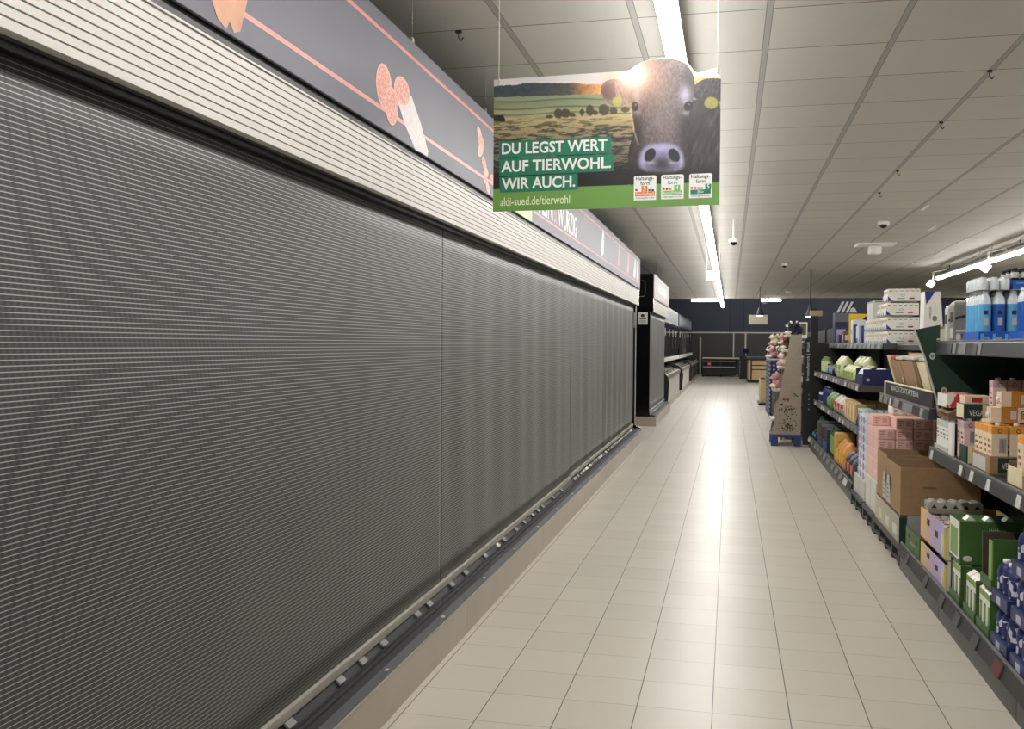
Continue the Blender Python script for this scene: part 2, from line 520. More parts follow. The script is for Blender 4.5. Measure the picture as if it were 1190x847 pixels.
for k in range(2):  # unseen lamps added to brighten the sides that face the camera
    strip(-0.272, -8.4 + 3.4 * k, -5.0 + 3.4 * k, 2.85, 'added unseen strip light extending the aisle row behind the camera', 'added strip lights behind the camera', tube_m)
ys = [-1.6 + 3.4 * k for k in range(12)]
for k in range(11):
    strip(-0.272, ys[k], ys[k + 1], 2.85, 'long white strip light over the aisle, %s from the camera end of its row' % ORD[k], 'strip lights over the aisle', tube_m)
ys = [2.0 + 3.5 * k for k in range(6)]
for k in range(5):
    strip(3.84, ys[k], ys[k + 1], 2.75, 'bright strip light beyond the right shelves, %s from the far end of that row' % ORD[4 - k], 'strip lights over the next aisle', tube_s)
for xx in (8.0, 12.0):  # unseen rows added for more light from the right
    for k in range(5):
        strip(xx, ys[k], ys[k + 1], 2.75, 'added unseen strip light far right of the shelves', 'added strip lights far right of the shelves', tube_s)
# cross lamps at the ceiling's far edge
for x0, x1, lb in ((-1.28, -0.33, 'short cross strip light left of the aisle lights at the far ceiling edge'),
                   (1.0, 1.62, 'short cross strip light above the plush toys at the far ceiling edge'),
                   (7.3, 8.0, 'short cross strip light seen behind the grey packs at the far ceiling edge')):
    t = thing('cross_light', lb, 'strip light', ((x0 + x1) / 2, 32.6, 2.97))
    b = MB(); b.box(x0, x1, 32.55, 32.65, 2.99, 3.02, white); b.build('housing', t)
    b = MB(); b.box(x0, x1, 32.54, 32.66, 2.93, 2.99, tube_m, 0.01); b.build('diffuser', t)
    for xx in (x0 + 0.1, x1 - 0.1):
        b = MB(); b.tube((xx, 32.6, 3.02), (xx, 32.6, 4.4), 0.006, alu, 6); b.build('hanger', t)
for k, yy in enumerate((36.5, 40.0, 43.5)):
    t = thing('checkout_light', 'strip light across the checkout zone above the far ceiling edge', 'strip light', (1.5, yy, 4.15), 'strip lights over the checkouts')
    b = MB(); b.box(-2.2, 9, yy - .05, yy + .05, 4.21, 4.26, white); b.build('housing', t)
    b = MB(); b.box(-2.2, 9, yy - .06, yy + .06, 4.15, 4.21, tube_f, .01); b.build('diffuser', t)
    for xx in (-1.5, 3, 8):
        b = MB(); b.tube((xx, yy, 4.26), (xx, yy, 4.4), .006, alu, 6); b.build('hanger', t)
# dark rail with three white spots beside the right strip lights
t = thing('ceiling_rail', 'thin dark ceiling rail above the right hand strip lights', 'rail', (4.05, 12, 2.93))
b = MB(); b.box(4.03, 4.07, 3, 20, 2.93, 2.96, charc); b.build('rail_profile', t)
for yy in (5, 10, 15, 19.5):
    b = MB(); b.tube((4.05, yy, 2.96), (4.05, yy, CZ), 0.008, charc, 6); b.build('hanger', t)
for k, yy in enumerate((12.9, 15.6, 19.6)):
    t = thing('track_spot', 'white cube spot on the right strip lights, %s from the far end' % ORD[2 - k], 'spot light', (3.78, yy, 2.75), 'white spots on the right light row')
    b = MB(); b.tube((3.78, yy, 2.90), (3.78, yy, 2.74), 0.014, white, 8); b.build('stem', t)
    b = MB(); b.tube((3.78, yy, 2.90), (4.03, yy, 2.945), 0.010, white, 8); b.build('arm', t)
    b = MB(); R = Matrix.Rotation(math.radians(35), 3, 'Y')
    vs = [R @ Vector((sx * .055, sy * .055, sz * .055)) + Vector((3.74, yy, 2.67)) for sz in (-1, 1) for sy in (-1, 1) for sx in (-1, 1)]
    b.add(vs, [(0, 2, 3, 1), (4, 5, 7, 6), (0, 1, 5, 4), (1, 3, 7, 5), (3, 2, 6, 7), (2, 0, 4, 6)], spot_m); b.build('head', t)

# ceiling fittings
def dome(x, y, zt, lab, r=0.06, rod=0.0):
    t = thing('dome_camera', lab, 'camera', (x, y, zt - rod - r))
    if rod: b = MB(); b.tube((x, y, zt - rod), (x, y, zt), 0.012, white, 8); b.build('rod', t)
    b = MB(); b.lathe([(r * 1.15, 0.0), (r * 1.15, 0.03), (r * .8, 0.05), (0.01, 0.05)], (x, y, zt - rod - 0.05), white); b.build('mount', t)
    b = MB(); b.ell((x, y, zt - rod - 0.05), (r * .8, r * .8, r * .75), blackgl); b.build('dome', t)
dome(0.03, 12.0, CZ, 'small dome camera hanging on a white rod right of the strip lights', 0.05, 0.24)
dome(1.83, 12.5, CZ, 'dark dome camera set flat on the ceiling right of the aisle', 0.06)
dome(0.98, 18.6, CZ, 'small dark ceiling camera near the far end, left of the square plate', 0.05)
b = MB(); b.lathe([(0.07, 0), (0.085, 0.02), (0.085, 0.05), (0.02, 0.05)], (1.62, 28.4, CZ - 0.05), white)
tag(b.build('smoke_detector'), 'small round smoke detector near the far ceiling edge', 'smoke detector')
t = thing('ceiling_box', 'pale box with a flat plate on the ceiling, middle right', 'ceiling box', (2.13, 15.3, CZ - 0.16))
b = MB(); b.box(1.85, 2.4, 15.1, 15.5, CZ - 0.03, CZ, white, .006); b.build('plate', t)
b = MB(); b.box(2.03, 2.21, 15.2, 15.4, CZ - 0.16, CZ - 0.03, white, .03); b.build('housing', t)
for k, (x, y, l) in enumerate(((2.1, 11.2, .35), (2.55, 13.1, .45), (3.3, 14.6, .7), (3.35, 16.6, .7), (3.3, 18.4, .6), (3.1, 9.6, .5))):
    b = MB(); b.box(x - 0.012, x + 0.012, y, y + l, CZ - 0.012, CZ, white, .003)
    tag(b.build('ceiling_strip'), 'thin white strip on the ceiling right of the aisle', 'strip', 'thin white ceiling strips')
for k, (x, y) in enumerate(((1.40, 5.82), (1.40, 7.08), (1.42, 8.95), (1.45, 10.2))):
    t = thing('ceiling_hook', 'small black sign hook on the ceiling grid, %s from the camera' % ORD[k], 'hook', (x, y, CZ - 0.05), 'black ceiling hooks')
    b = MB(); b.box(x - .012, x + .012, y - .008, y + .008, CZ - 0.012, CZ, inkb, .002); b.build('clip', t)
    b = MB(); b.path([(x, y, CZ - .012), (x, y, CZ - .035), (x + .012, y, CZ - .05), (x + .024, y, CZ - .035)], .003, inkb); b.build('wire_hook', t)

# exit sign
t = thing('exit_sign', 'glowing white and green exit sign under the ceiling strip lights', 'exit sign', (-0.27, 15.0, 2.465))
exw = lamp_mat('exit_sign_glow', 0.65, (0.62, 1.0, 0.9)); exg = lamp_mat('exit_sign_green', 0.55, (0.05, 0.75, 0.5))
b = MB(); b.box(-0.379, -0.159, 15.0, 15.05, 2.465, 2.612, white, .005); b.build('case', t)
b = MB(); b.box(-0.374, -0.164, 14.995, 15.0, 2.470, 2.607, exw); b.build('panel', t)
b = MB()
b.prism([(-0.29, 2.475), (-0.29, 2.49), (-0.268, 2.535), (-0.246, 2.49), (-0.246, 2.475)], 'y', 14.992, 14.995, exg)
b.prism([(-0.225, 2.475), (-0.225, 2.53), (-0.18, 2.53), (-0.18, 2.475)], 'y', 14.992, 14.995, exg)
b.ell((-0.268, 14.993, 2.548), (.011, .002, .011), exg)
b.build('pictogram', t)
for xx in (-0.365, -0.173):
    b = MB(); b.tube((xx, 15.025, 2.612), (xx, 15.025, CZ), .004, white, 6); b.build('hanger', t)

# ================================================================ REFRIGERATED WALL CABINETS (left)
XK, XC, XV = -1.28, -1.425, -1.35      # kick face, blind, canopy face
blind_m = blind_material()
steelk = mat('kick_plate_steel', (176, 166, 150), 0.33, 0.35, var=0.05, scale=4)
railb = mat('blind_rail_aluminium', (186, 182, 172), 0.4, 0.3)

def blind_mesh(y0, y1, seed, amp, parent, zb, z1=2.075):
    rg = random.Random(seed); mt = blind_m
    ny, nz = int((y1 - y0) / 0.03), 14
    ph = [(rg.uniform(2, 14), rg.uniform(0, 6.3), rg.uniform(0.3, 1)) for _ in range(6)]
    vs, fs = [], []
    for j in range(nz + 1):
        z = zb + (z1 - zb) * j / nz
        for i in range(ny + 1):
            y = y0 + (y1 - y0) * i / ny
            w = sum(a * math.sin(f * y + p + 0.5 * math.sin(z * 1.3 + p)) for f, p, a in ph) / 3.0
            edge = min(1.0, .25 + (y - y0) / 0.25, .25 + (y1 - y) / 0.25)
            lean = 0.35 + 0.65 * (1 - abs(2 * j / nz - 1) ** 2)
            vs.append((XC + amp * w * edge * lean, y, z))
    n = ny + 1
    for j in range(nz):
        for i in range(ny):
            fs.append((j * n + i, j * n + i + 1, (j + 1) * n + i + 1, (j + 1) * n + i))
    b = MB(); b.add(vs, fs, mt, True)
    o = b.build('night_blind', parent)
    md = o.modifiers.new('thick', 'SOLIDIFY'); md.thickness = 0.003; md.offset = -1
    # bottom bar
    b = MB(); b.box(XC - 0.006, XC + 0.014, y0, y1, zb - 0.036, zb, railb, .004); b.build('bottom_bar', o)
    return o

def cabinet(y0, y1, label, seed, amp, blinds, zb=0.275, end=False, tags=0, near_end=False, nk=2):
    t = thing('refrigerated_cabinet', label, 'refrigerated cabinet', ((-2.0), (y0 + y1) / 2, 0), 'refrigerated wall cabinets with closed blinds')
    e = 0.0
    # insulated body: back, top, deck
    b = MB(); b.box(-2.35, -2.25, y0, y1, 0.10, 2.27, black); b.box(-2.25, XV - 0.03, y0, y1, 2.20, 2.27, black)
    b.box(-2.25, XC - 0.03, y0, y1, 0.10, 0.20, charc)
    b.build('body', t)
    # kick plate in two lengths, with a thin bright top edge
    ym = (y0 + y1) / 2
    for a, c in ((y0, ym - .002), (ym + .002, y1)):
        b = MB(); b.box(XK - 0.018, XK, a, c, 0.0, 0.168, steelk, .003)
        b.box(XK - 0.02, XK + 0.003, a, c, 0.165, 0.173, alu, .002)
        b.build('kick_plate', t)
    # rubber bumper: sloping dark face with ribs
    b = MB()
    b.prism([(XK - 0.004, 0.173), (XK - 0.03, 0.195), (XK - 0.062, 0.198), (XK - 0.064, 0.206), (XK - 0.07, 0.206), (XK - 0.072, 0.200), (XK - 0.084, 0.202), (XK - 0.086, 0.208), (XK - 0.092, 0.208), (XK - 0.10, 0.196), (XC + 0.03, 0.190), (XC + 0.03, 0.12), (XK - 0.004, 0.12)], 'y', y0 + .001, y1 - .001, bump)
    o = b.build('bumper', t)
    n = int((y1 - y0) / 0.75)
    for k in range(n):
        yy = y0 + 0.4 + 0.75 * k
        b = MB(); b.ell((XK - 0.018, yy, 0.187), (0.010, 0.016, 0.004), alu); b.build('bolt', o)
    # price rail with small tag holders
    b = MB(); b.prism([(XC - 0.01, 0.165), (XC - 0.01, 0.214), (XC + 0.004, 0.214), (XC + 0.028, 0.188), (XC + 0.028, 0.165)], 'y', y0 + .001, y1 - .001, black)
    pr = b.build('price_rail', t)
    rg = random.Random(seed + 5); yy = y0 + 0.12
    while yy < y1 - 0.18 and tags:
        b = MB(); w = 0.055 if tags == 1 else rg.choice((0.06, 0.1, 0.16))
        b.prism([(XC + 0.014, 0.204), (XC + 0.009, 0.214), (XC + 0.013, 0.217), (XC + 0.032, 0.201), (XC + 0.030, 0.194)], 'y', yy, yy + w, taggr if rg.random() < .75 else tagw)
        b.build('price_tag', pr)
        yy += w + (rg.uniform(0.09, 0.42) if tags == 1 else rg.uniform(0.03, 0.12))
    # ribbed canopy
    b = MB(); z0, z1 = 2.062, 2.268; nr = 9; h = (z1 - z0) / nr
    pts = [(XV - 0.05, z1), (XV - 0.05, z0), (XV, z0)]
    b.box(XV - 0.05, XV - 0.006, y0, y1, z0, z1, groove)
    for k in range(nr):
        b.box(XV - 0.03, XV, y0, y1, z0 + k * h + (0.0018 if k else 0), z0 + (k + 1) * h - 0.0018, canopy_w, .0012)
    b.box(XV - 0.05, XV + 0.006, y0, y1, z1, z1 + 0.006, canopy_w, .001)
    b.build('canopy', t)
    # black light strip housing behind the canopy, over the blind
    b = MB(); b.box(XC - 0.10, XV - 0.052, y0, y1, 2.045, 2.20, black, .004); b.build('blind_housing', t)
    # black gap above
    b = MB(); b.box(XV - 0.08, XV - 0.004, y0, y1, 2.274, 2.31, black); b.build('top_trim', t)
    for i, (a, c, zz) in enumerate(blinds):
        blind_mesh(a, c, seed + 10 * i, amp, t, zz)
    if near_end:
        ye = y0 - 0.045
        b = MB()
        b.prism([(-2.35, 0.17), (XK - 0.10, 0.17), (XC + 0.03, 0.25), (XC + 0.03, 2.06), (XV + 0.004, 2.06), (XV + 0.004, 2.74), (-2.35, 2.74)], 'y', ye, y0 - .001, blackgl)
        o = b.build('end_panel', t)
        b = MB()
        q = roundrect(-1.95, -1.49, 2.33, 2.62, .04); qi = roundrect(-1.94, -1.50, 2.34, 2.61, .035); n = len(q)
        b.add([(p[0], ye - .002, p[1]) for p in q] + [(p[0], ye - .002, p[1]) for p in qi], [(i, n + i, n + (i + 1) % n, (i + 1) % n) for i in range(n)], railgr)
        b.build('outline', o)
        b = MB(); b.box(-1.62, -1.445, ye - .003, ye, 1.83, 2.05, tagw)
        b.ell((-1.535, ye - .003, 1.99), (.035, .0015, .03), inkb); b.box(-1.59, -1.475, ye - .0045, ye - .003, 1.925, 1.94, inkb)
        for k in range(3): b.box(-1.59, -1.475, ye - .0045, ye - .003, 1.855 + .02 * k, 1.863 + .02 * k, taggr)
        b.build('notice', o)
        b = MB(); b.box(XC + 0.02, XC + 0.034, ye - .004, y0, 0.25, 2.06, railgr, .002); b.build('edge_strip', o)
        b = MB(); b.box(-2.3, XK, ye, y0 - .001, 0, 0.168, steelk, .002); b.build('kick_plate', t)
    if end:
        b = MB()
        b.prism([(-2.35, 0.10), (XK - 0.02, 0.10), (XK - 0.02, 0.2), (XC + 0.03, 0.25), (XC + 0.03, 2.06), (XV - 0.002, 2.06), (XV - 0.002, 2.30), (-2.35, 2.30)], 'y', y1 + .001, y1 + 0.045, blackgl)
        o = b.build('end_panel', t)
        b = MB(); b.box(XC + 0.024, XC + 0.036, y1 - .004, y1 + 0.047, 0.25, 2.06, alu, .002); b.build('edge_strip', o)
        b = MB(); b.box(-2.3, XK, y1 + .001, y1 + .02, 0, 0.168, steelk, .002); b.build('kick_plate', t)
        b = MB(); b.box(XC - 0.02, XC + 0.02, y1 - .16, y1 - .03, 1.72, 1.95, railgr, .004); b.build('blind_latch', t)
    return t

cabinet(0.85, 4.617, 'nearest grey blind refrigerated cabinet on the left, filling the foreground', 3, 0.004, [(0.85, 4.6165, 0.254)], tags=1)
cabinet(4.617, 8.62, 'second refrigerated cabinet from the camera, beside the first blind seam', 4, 0.009, [(4.6175, 8.6195, 0.254)], tags=1)
cabinet(8.62, 10.93, 'third and narrowest refrigerated cabinet, its blind ending higher than its neighbours', 5, 0.012, [(8.6205, 10.9295, 0.27)], tags=2)
cabinet(10.93, 14.47, 'farthest cabinet of the long refrigerated run, with the black end panel', 6, 0.016, [(10.9305, 14.42, 0.27)], tags=2, end=True)
# curb strip along the kick
# banners above
XB = -1.335
banner_m = mat('banner_grey_print', (98, 98, 106), 0.5, var=0.10, scale=0.8, spec=0.3)
banner_g = mat('banner_green_print', (150, 205, 110), 0.4, var=0.03)
salmon = mat('salmon_line_print', (196, 128, 122), 0.4, var=0.02)
sausage = mat('sausage_print', (182, 128, 92), 0.45, var=0.14, scale=14)
salami = speckle_material('salami_slice_print', (186, 118, 104), (206, 156, 140), 110, 0.52)
rind = mat('salami_rind_print', (196, 186, 184), 0.5, var=0.12, scale=40)
rindr = mat('salami_edge_print', (206, 150, 138), 0.5)

def banner(y0, y1, label, mt, z0=2.305, z1=2.755):
    t = thing('hanging_banner', label, 'banner', (XB, (y0 + y1) / 2, z0))
    b = MB(); b.box(XB - 0.012, XB, y0 + .002, y1 - .002, z0, z1, mt, .002); b.build('panel', t)
    k = y0 + 0.7
    while k < y1:
        b = MB(); b.box(XB - 0.012, XB + 0.0, k - .012, k + .012, z1 - .004, z1 + 0.02, alu, .003); b.build('clip', t)
        b = MB(); b.tube((XB - 0.006, k, z1 + .018), (XB - 0.006, k, CZ), 0.0016, alu, 5); b.build('hanging_wire', t)
        k += 1.25
    return t

def flat(b, pts, off, mt, x=XB):
    """flat print on the aisle side of a banner; pts in (y, z)"""
    b.add([(x + off, p[0], p[1]) for p in (pts if sum(pts[i][0] * pts[(i + 1) % len(pts)][1] - pts[(i + 1) % len(pts)][0] * pts[i][1] for i in range(len(pts))) > 0 else pts[::-1])], [tuple(range(len(pts)))], mt)
def oval(cy, cz, ry, rz, a=0, n=20):
    a = math.radians(a)
    return [(cy + ry * math.cos(2 * math.pi * k / n) * math.cos(a) - rz * math.sin(2 * math.pi * k / n) * math.sin(a),
             cz + ry * math.cos(2 * math.pi * k / n) * math.sin(a) + rz * math.sin(2 * math.pi * k / n) * math.cos(a)) for k in range(n)]

t = banner(0.7, 5.55, 'grey hanging banner with salami slices, left of the cow sign', banner_m)
b = MB()
for zz in (2.385, 2.685): b.box(XB, XB + .0008, 0.7, 5.5, zz - .008, zz + .008, salmon)
b.build('border_line', t)
b = MB()
flat(b, oval(3.545, 2.474, .090, .088), .0016, rindr); flat(b, oval(3.545, 2.474, .080, .078), .002, salami)
flat(b, oval(3.628, 2.418, .072, .078, -20), .0024, rindr); flat(b, oval(3.628, 2.418, .064, .068, -20), .0028, salami)
b.build('salami_slices_print', t)
b = MB()
flat(b, [(3.675, 2.475), (3.79, 2.38), (3.93, 2.30), (4.0, 2.306), (4.09, 2.306), (4.105, 2.33), (4.0, 2.43), (3.87, 2.52)], .0016, rind)
flat(b, oval(3.752, 2.510, .098, .058, 6), .002, rindr); flat(b, oval(3.752, 2.510, .088, .050, 6), .0024, salami)
b.build('salami_print', t)
b = MB()
flat(b, [(2.20, 2.74), (2.26, 2.38), (2.30, 2.325), (2.345, 2.312), (2.362, 2.34), (2.34, 2.74)], .0016, sausage)
flat(b, [(2.35, 2.74), (2.355, 2.345), (2.385, 2.315), (2.42, 2.33), (2.455, 2.42), (2.52, 2.74)], .002, sausage)
b.build('sausage_pair_print', t)
b = MB()
for k, (yy, zz, s) in enumerate(((5.0, 2.60, .9), (5.03, 2.565, 1.0), (5.02, 2.52, 1.0), (5.10, 2.46, .9), (5.14, 2.42, .8), (5.12, 2.38, .7), (5.18, 2.34, .8), (5.28, 2.41, .7))):
    flat(b, oval(yy, zz, .062 * s, .034 * s, 25 * (k % 3 - 1)), .0016 + k * .0003, salami if k % 2 else rindr)
b.build('sliced_sausage_print', t)

t = banner(5.55, 6.42, 'bright green banner section half hidden behind the cow sign', banner_g)
b = MB(); put_text(b, 'vegan', white, (XB + .0015, 5.62, 2.44), (0, 1, 0), (0, 0, 1), width=.36); b.build('lettering', t)
banner_c = mat('banner_gloss_paled_grey_print', (116, 113, 120), 0.52, var=0.06, scale=0.8, spec=0.3)  # grey lightened in its colour to imitate gloss along the far run
salmon_p = mat('gloss_paled_salmon_print', (176, 140, 138), 0.5, var=0.02, spec=0.3)  # salmon paled in its colour for the same gloss
t = banner(6.42, 14.47, 'long pale grey banner with white lettering at the far end of the blinds', banner_c)
b = MB()
for zz in (2.385, 2.685): b.box(XB, XB + .0008, 6.46, 14.4, zz - .008, zz + .008, salmon_p)
b.build('border_line', t)
b = MB(); put_text(b, 'FEIN', white, (XB + .0016, 6.64, 2.405), (0, 1, 0), (0, 0, 1), width=.54, height=.22)
b.build('lettering', t); b = MB(); put_text(b, 'W\u00dcRZIG', white, (XB + .0016, 7.42, 2.405), (0, 1, 0), (0, 0, 1), width=.93, height=.22); b.build('lettering', t)
b = MB(); put_text(b, '&', salmon_p, (XB + .0016, 7.23, 2.405), (0, 1, 0), (0, 0, 1), width=.14, height=.22); b.build('ampersand', t)
b = MB()
for yy, w, mt in ((10.1, .12, rind), (11.6, .10, salmon_p), (12.7, .14, salmon_p), (13.6, .16, rind), (14.0, .08, cream)):
    flat(b, [(yy, 2.70), (yy - w, 2.44), (yy - w * .3, 2.40), (yy + w * .8, 2.44), (yy + w, 2.66)], .0016, mt)
b.build('sausage_print', t)

# ceiling hook for the near banner
t = thing('ceiling_hook', 'black sign hook on the ceiling above the salami banner', 'hook', (-1.33, 4.57, CZ - .05))
b = MB(); b.box(-1.345, -1.315, 4.56, 4.58, CZ - .012, CZ, inkb, .002); b.build('clip', t)
b = MB(); b.path([(-1.33, 4.57, CZ - .012), (-1.33, 4.57, CZ - .035), (-1.318, 4.57, CZ - .05), (-1.306, 4.57, CZ - .035)], .003, inkb); b.build('wire_hook', t)


# ================================================================ HANGING COW SIGN
SA, SB = Vector((-1.024, 4.077, 2.05)), Vector((-0.049, 4.039, 2.05))
SW = (SB - SA).length; SX = (SB - SA).normalized(); SZ = Vector((0, 0, 1)); SN = SX.cross(SZ)   # SN faces the camera
SH = 0.577
top_u = np.array([0, .60, .615, .64, .67, .70, .74, .78, .82, .85, .865, .88, .892, .905, .92, .94, .96, .985, 1.0])
top_v = np.array([1, 1.0, 1.006, 1.035, 1.058, 1.070, 1.076, 1.074, 1.066, 1.045, 1.02, .985, .958, .950, .957, .965, .975, .977, .966])
def sp(u, v, off=0.0): return SA + SX * (u * SW) + SZ * (v * SH) + SN * off

def noise2(x, y, seed=0):
    """smooth value noise"""
    xi, yi = np.floor(x).astype(int), np.floor(y).astype(int); fx, fy = x - xi, y - yi
    fx = fx * fx * (3 - 2 * fx); fy = fy * fy * (3 - 2 * fy)
    def h(a, c):
        n = (a * 374761393 + c * 668265263 + seed * 974711) & 0x7fffffff
        n = ((n ^ (n >> 13)) * 1274126177) & 0x7fffffff
        return ((n ^ (n >> 16)) & 0xffff) / 65535.0
    return (h(xi, yi) * (1 - fx) + h(xi + 1, yi) * fx) * (1 - fy) + (h(xi, yi + 1) * (1 - fx) + h(xi + 1, yi + 1) * fx) * fy
def fbm(x, y, seed=0):
    return 0.5 * noise2(x, y, seed) + 0.3 * noise2(2.1 * x, 2.1 * y, seed + 1) + 0.2 * noise2(4.3 * x, 4.3 * y, seed + 2)
def inside(x, y, poly):
    r = np.zeros(x.shape, bool); n = len(poly)
    for i in range(n):
        x0, y0 = poly[i]; x1, y1 = poly[(i + 1) % n]
        c = ((y0 > y) != (y1 > y))
        with np.errstate(divide='ignore', invalid='ignore'):
            r ^= c & (x < (x1 - x0) * (y - y0) / ((y1 - y0) if y1 != y0 else 1e-9) + x0)
    return r
def smoothpoly(p, it=2):
    for _ in range(it):
        q = []
        for i in range(len(p)):
            a, c = p[i], p[(i + 1) % len(p)]
            q += [(a[0] * .75 + c[0] * .25, a[1] * .75 + c[1] * .25), (a[0] * .25 + c[0] * .75, a[1] * .25 + c[1] * .75)]
        p = q
    return p

def paint(u, v):
    x = 50 + 1058 * u
    yb = 792 - 40 * u; yt = 180 - 95 * u
    y = yb - (yb - yt) * v
    C = np.zeros(u.shape + (3,))
    def put(mask, col):
        mm = np.clip(np.asarray(mask, float), 0, 1)[..., None]
        C[:] = C * (1 - mm) + np.asarray(col, float).reshape((-1,) if np.ndim(col) == 1 else np.shape(col)) * mm
    def ramp(t, stops):
        t = np.clip(t, 0, 1); out = np.zeros(t.shape + (3,))
        ps = [s[0] for s in stops]
        for k in range(3): out[..., k] = np.interp(t, ps, [s[1][k] for s in stops])
        return out
    yy = y + 0.055 * (x - 50)          # undo the slope of the sign in the photo
    # sky, hills, fields
    C[:] = ramp((yy - 150) / 90, [(0, (214, 216, 220)), (.6, (228, 222, 216)), (1, (200, 192, 186))])
    hl = 212 - 12 * np.sin((x - 50) / 130.0) + 14 * (fbm(x / 40, x * 0 + 3.0, 5) - .5)
    hill = ramp((x - 250) / 330, [(0, (66, 78, 84)), (.5, (84, 84, 78)), (.75, (190, 134, 84)), (1, (226, 170, 112))])
    put(yy > hl, hill * (0.8 + 0.4 * fbm(x / 14, y / 9, 3))[..., None])
    put(yy > 262, ramp((yy - 262) / 95, [(0, (150, 160, 128)), (.35, (134, 144, 114)), (.7, (160, 162, 124)), (1, (176, 168, 126))]) * (0.9 + 0.2 * fbm(x / 60, y / 6, 8))[..., None])
    for a, w in ((283, 3), (318, 4), (345, 3)):
        put(np.exp(-((yy - a - 0.02 * (x - 300) - 6 * np.sin(x / 90)) / w) ** 2) * .7, (70, 88, 58))
    gold = (yy > 362) 
    gn = fbm(x / 34, yy / 5.5, 12); gn2 = fbm(x / 80, yy / 14, 13)
    t = np.clip((yy - 362) / 300, 0, 1)
    lightg = ramp(t, [(0, (198, 180, 134)), (.25, (164, 148, 112)), (.5, (138, 126, 104)), (.75, (104, 96, 80)), (1, (58, 55, 46))])
    darkg = ramp(t, [(0, (140, 130, 84)), (.2, (70, 70, 54)), (.5, (42, 44, 42)), (1, (24, 26, 28))])
    k = np.clip((0.75 * gn + 0.55 * gn2 - 0.50 - 0.14 * t) * 6, 0, 1)[..., None]
    put(gold, darkg * (1 - k) + lightg * k)
    put(np.clip((yy - 600) / 70, 0, .85), (20, 20, 24))
    # trees and a far cow
    for cx, cy, rx, ry in ((365, 330, 20, 22), (400, 328, 22, 20), (432, 334, 16, 9), (478, 322, 11, 16), (515, 312, 18, 26), (540, 322, 12, 12), (580, 308, 24, 26), (625, 312, 18, 17), (322, 345, 18, 8), (680, 305, 20, 14)):
        d = ((x - cx) / rx) ** 2 + ((y - cy) / ry) ** 2
        put(np.clip((1.15 - d + 0.5 * (fbm(x / 8, y / 8, 21) - .5)) * 4, 0, .9), (70, 62, 50))
    put(inside(x, y, [(48, 344), (96, 342), (108, 362), (104, 374), (48, 372)]), (36, 32, 30))
    # cow: body, head, ears
    fur = fbm(x / 6, y / 14, 31); furb = fbm(x / 26, y / 30, 32)
    body = smoothpoly([(700, 640), (690, 520), (715, 430), (740, 330), (990, 250), (1060, 250), (1120, 270), (1120, 700), (690, 700)])
    put(inside(x, y, body), (np.array([54, 47, 46]) * (0.55 + 0.9 * fbm(x / 12 + y / 60, y / 60, 33))[..., None]))
    put(inside(x, y, body) * np.clip(fbm(x / 9 + y / 35, y / 70, 35) * 3 - 1.75, 0, .6), (110, 98, 96))
    put(inside(x, y, body) * np.clip((y - 540) / 90, 0, .8), (20, 18, 20))
    earl = smoothpoly([(560, 215), (575, 180), (615, 160), (665, 170), (715, 205), (715, 262), (680, 285), (630, 292), (585, 270)])
    e = inside(x, y, earl)
    put(e, np.array([128, 112, 116]) * (0.7 + 0.6 * fbm(x / 10, y / 10, 41))[..., None])
    put(e * np.clip(1.2 - ((x - 605) / 40) ** 2 - ((y - 220) / 42) ** 2, 0, .8), (92, 76, 78))
    put(e * np.clip(fbm(x / 5 - y / 12, y / 30, 43) * 3 - 1.5, 0, .6) * (x > 630), (190, 182, 192))
    earr = smoothpoly([(985, 190), (1020, 160), (1070, 148), (1125, 156), (1125, 262), (1060, 262), (1000, 255), (985, 230)])
    e = inside(x, y, earr)
    put(e, np.array([56, 50, 52]) * (0.6 + 0.8 * fbm(x / 8, y / 12, 44))[..., None])
    put(e * np.clip(fbm(x / 4 + y / 12, y / 26, 45) * 3 - 1.7, 0, .6), (120, 112, 118))
    head = smoothpoly([(712, 150), (735, 95), (775, 72), (840, 62), (900, 62), (945, 76), (975, 110), (995, 165), (992, 215), (985, 265), (972, 300), (968, 360), (955, 430), (945, 480), (950, 560), (920, 600), (850, 612), (770, 604), (735, 565), (742, 510), (752, 460), (725, 400), (712, 330), (706, 270), (704, 210)], 3)
    hm = inside(x, y, head)
    put(hm, np.array([98, 87, 87]) * (0.50 + 0.95 * fbm(x / 6, y / 11, 51))[..., None])
    cxl = np.exp(-((x - 850) / 75) ** 2) * np.exp(-((y - 330) / 190) ** 2)
    put(hm * cxl * .45 * (.6 + .8 * fur), (150, 136, 134))
    put(hm * np.exp(-((x - 730) / 32) ** 2 - ((y - 400) / 90) ** 2) * .75, (50, 42, 42))
    put(hm * np.exp(-((x - 955) / 34) ** 2 - ((y - 390) / 90) ** 2) * .8, (44, 38, 40))
    put(hm * np.exp(-((x - 970) / 40) ** 2 - ((y - 160) / 60) ** 2) * .7, (48, 42, 44))
    put(hm * np.exp(-((x - 950) / 26) ** 2 - ((y - 232) / 48) ** 2) * .85, (186, 184, 208))
    put(hm * np.exp(-((x - 732) / 22) ** 2 - ((y - 240) / 44) ** 2) * .7, (178, 172, 192))
    put(hm * np.exp(-((x - 955) / 20) ** 2 - ((y - 318) / 12) ** 2) * .7, (168, 160, 172))
    put(hm * np.exp(-((x - 735) / 20) ** 2 - ((y - 318) / 14) ** 2) * .7, (150, 142, 158))
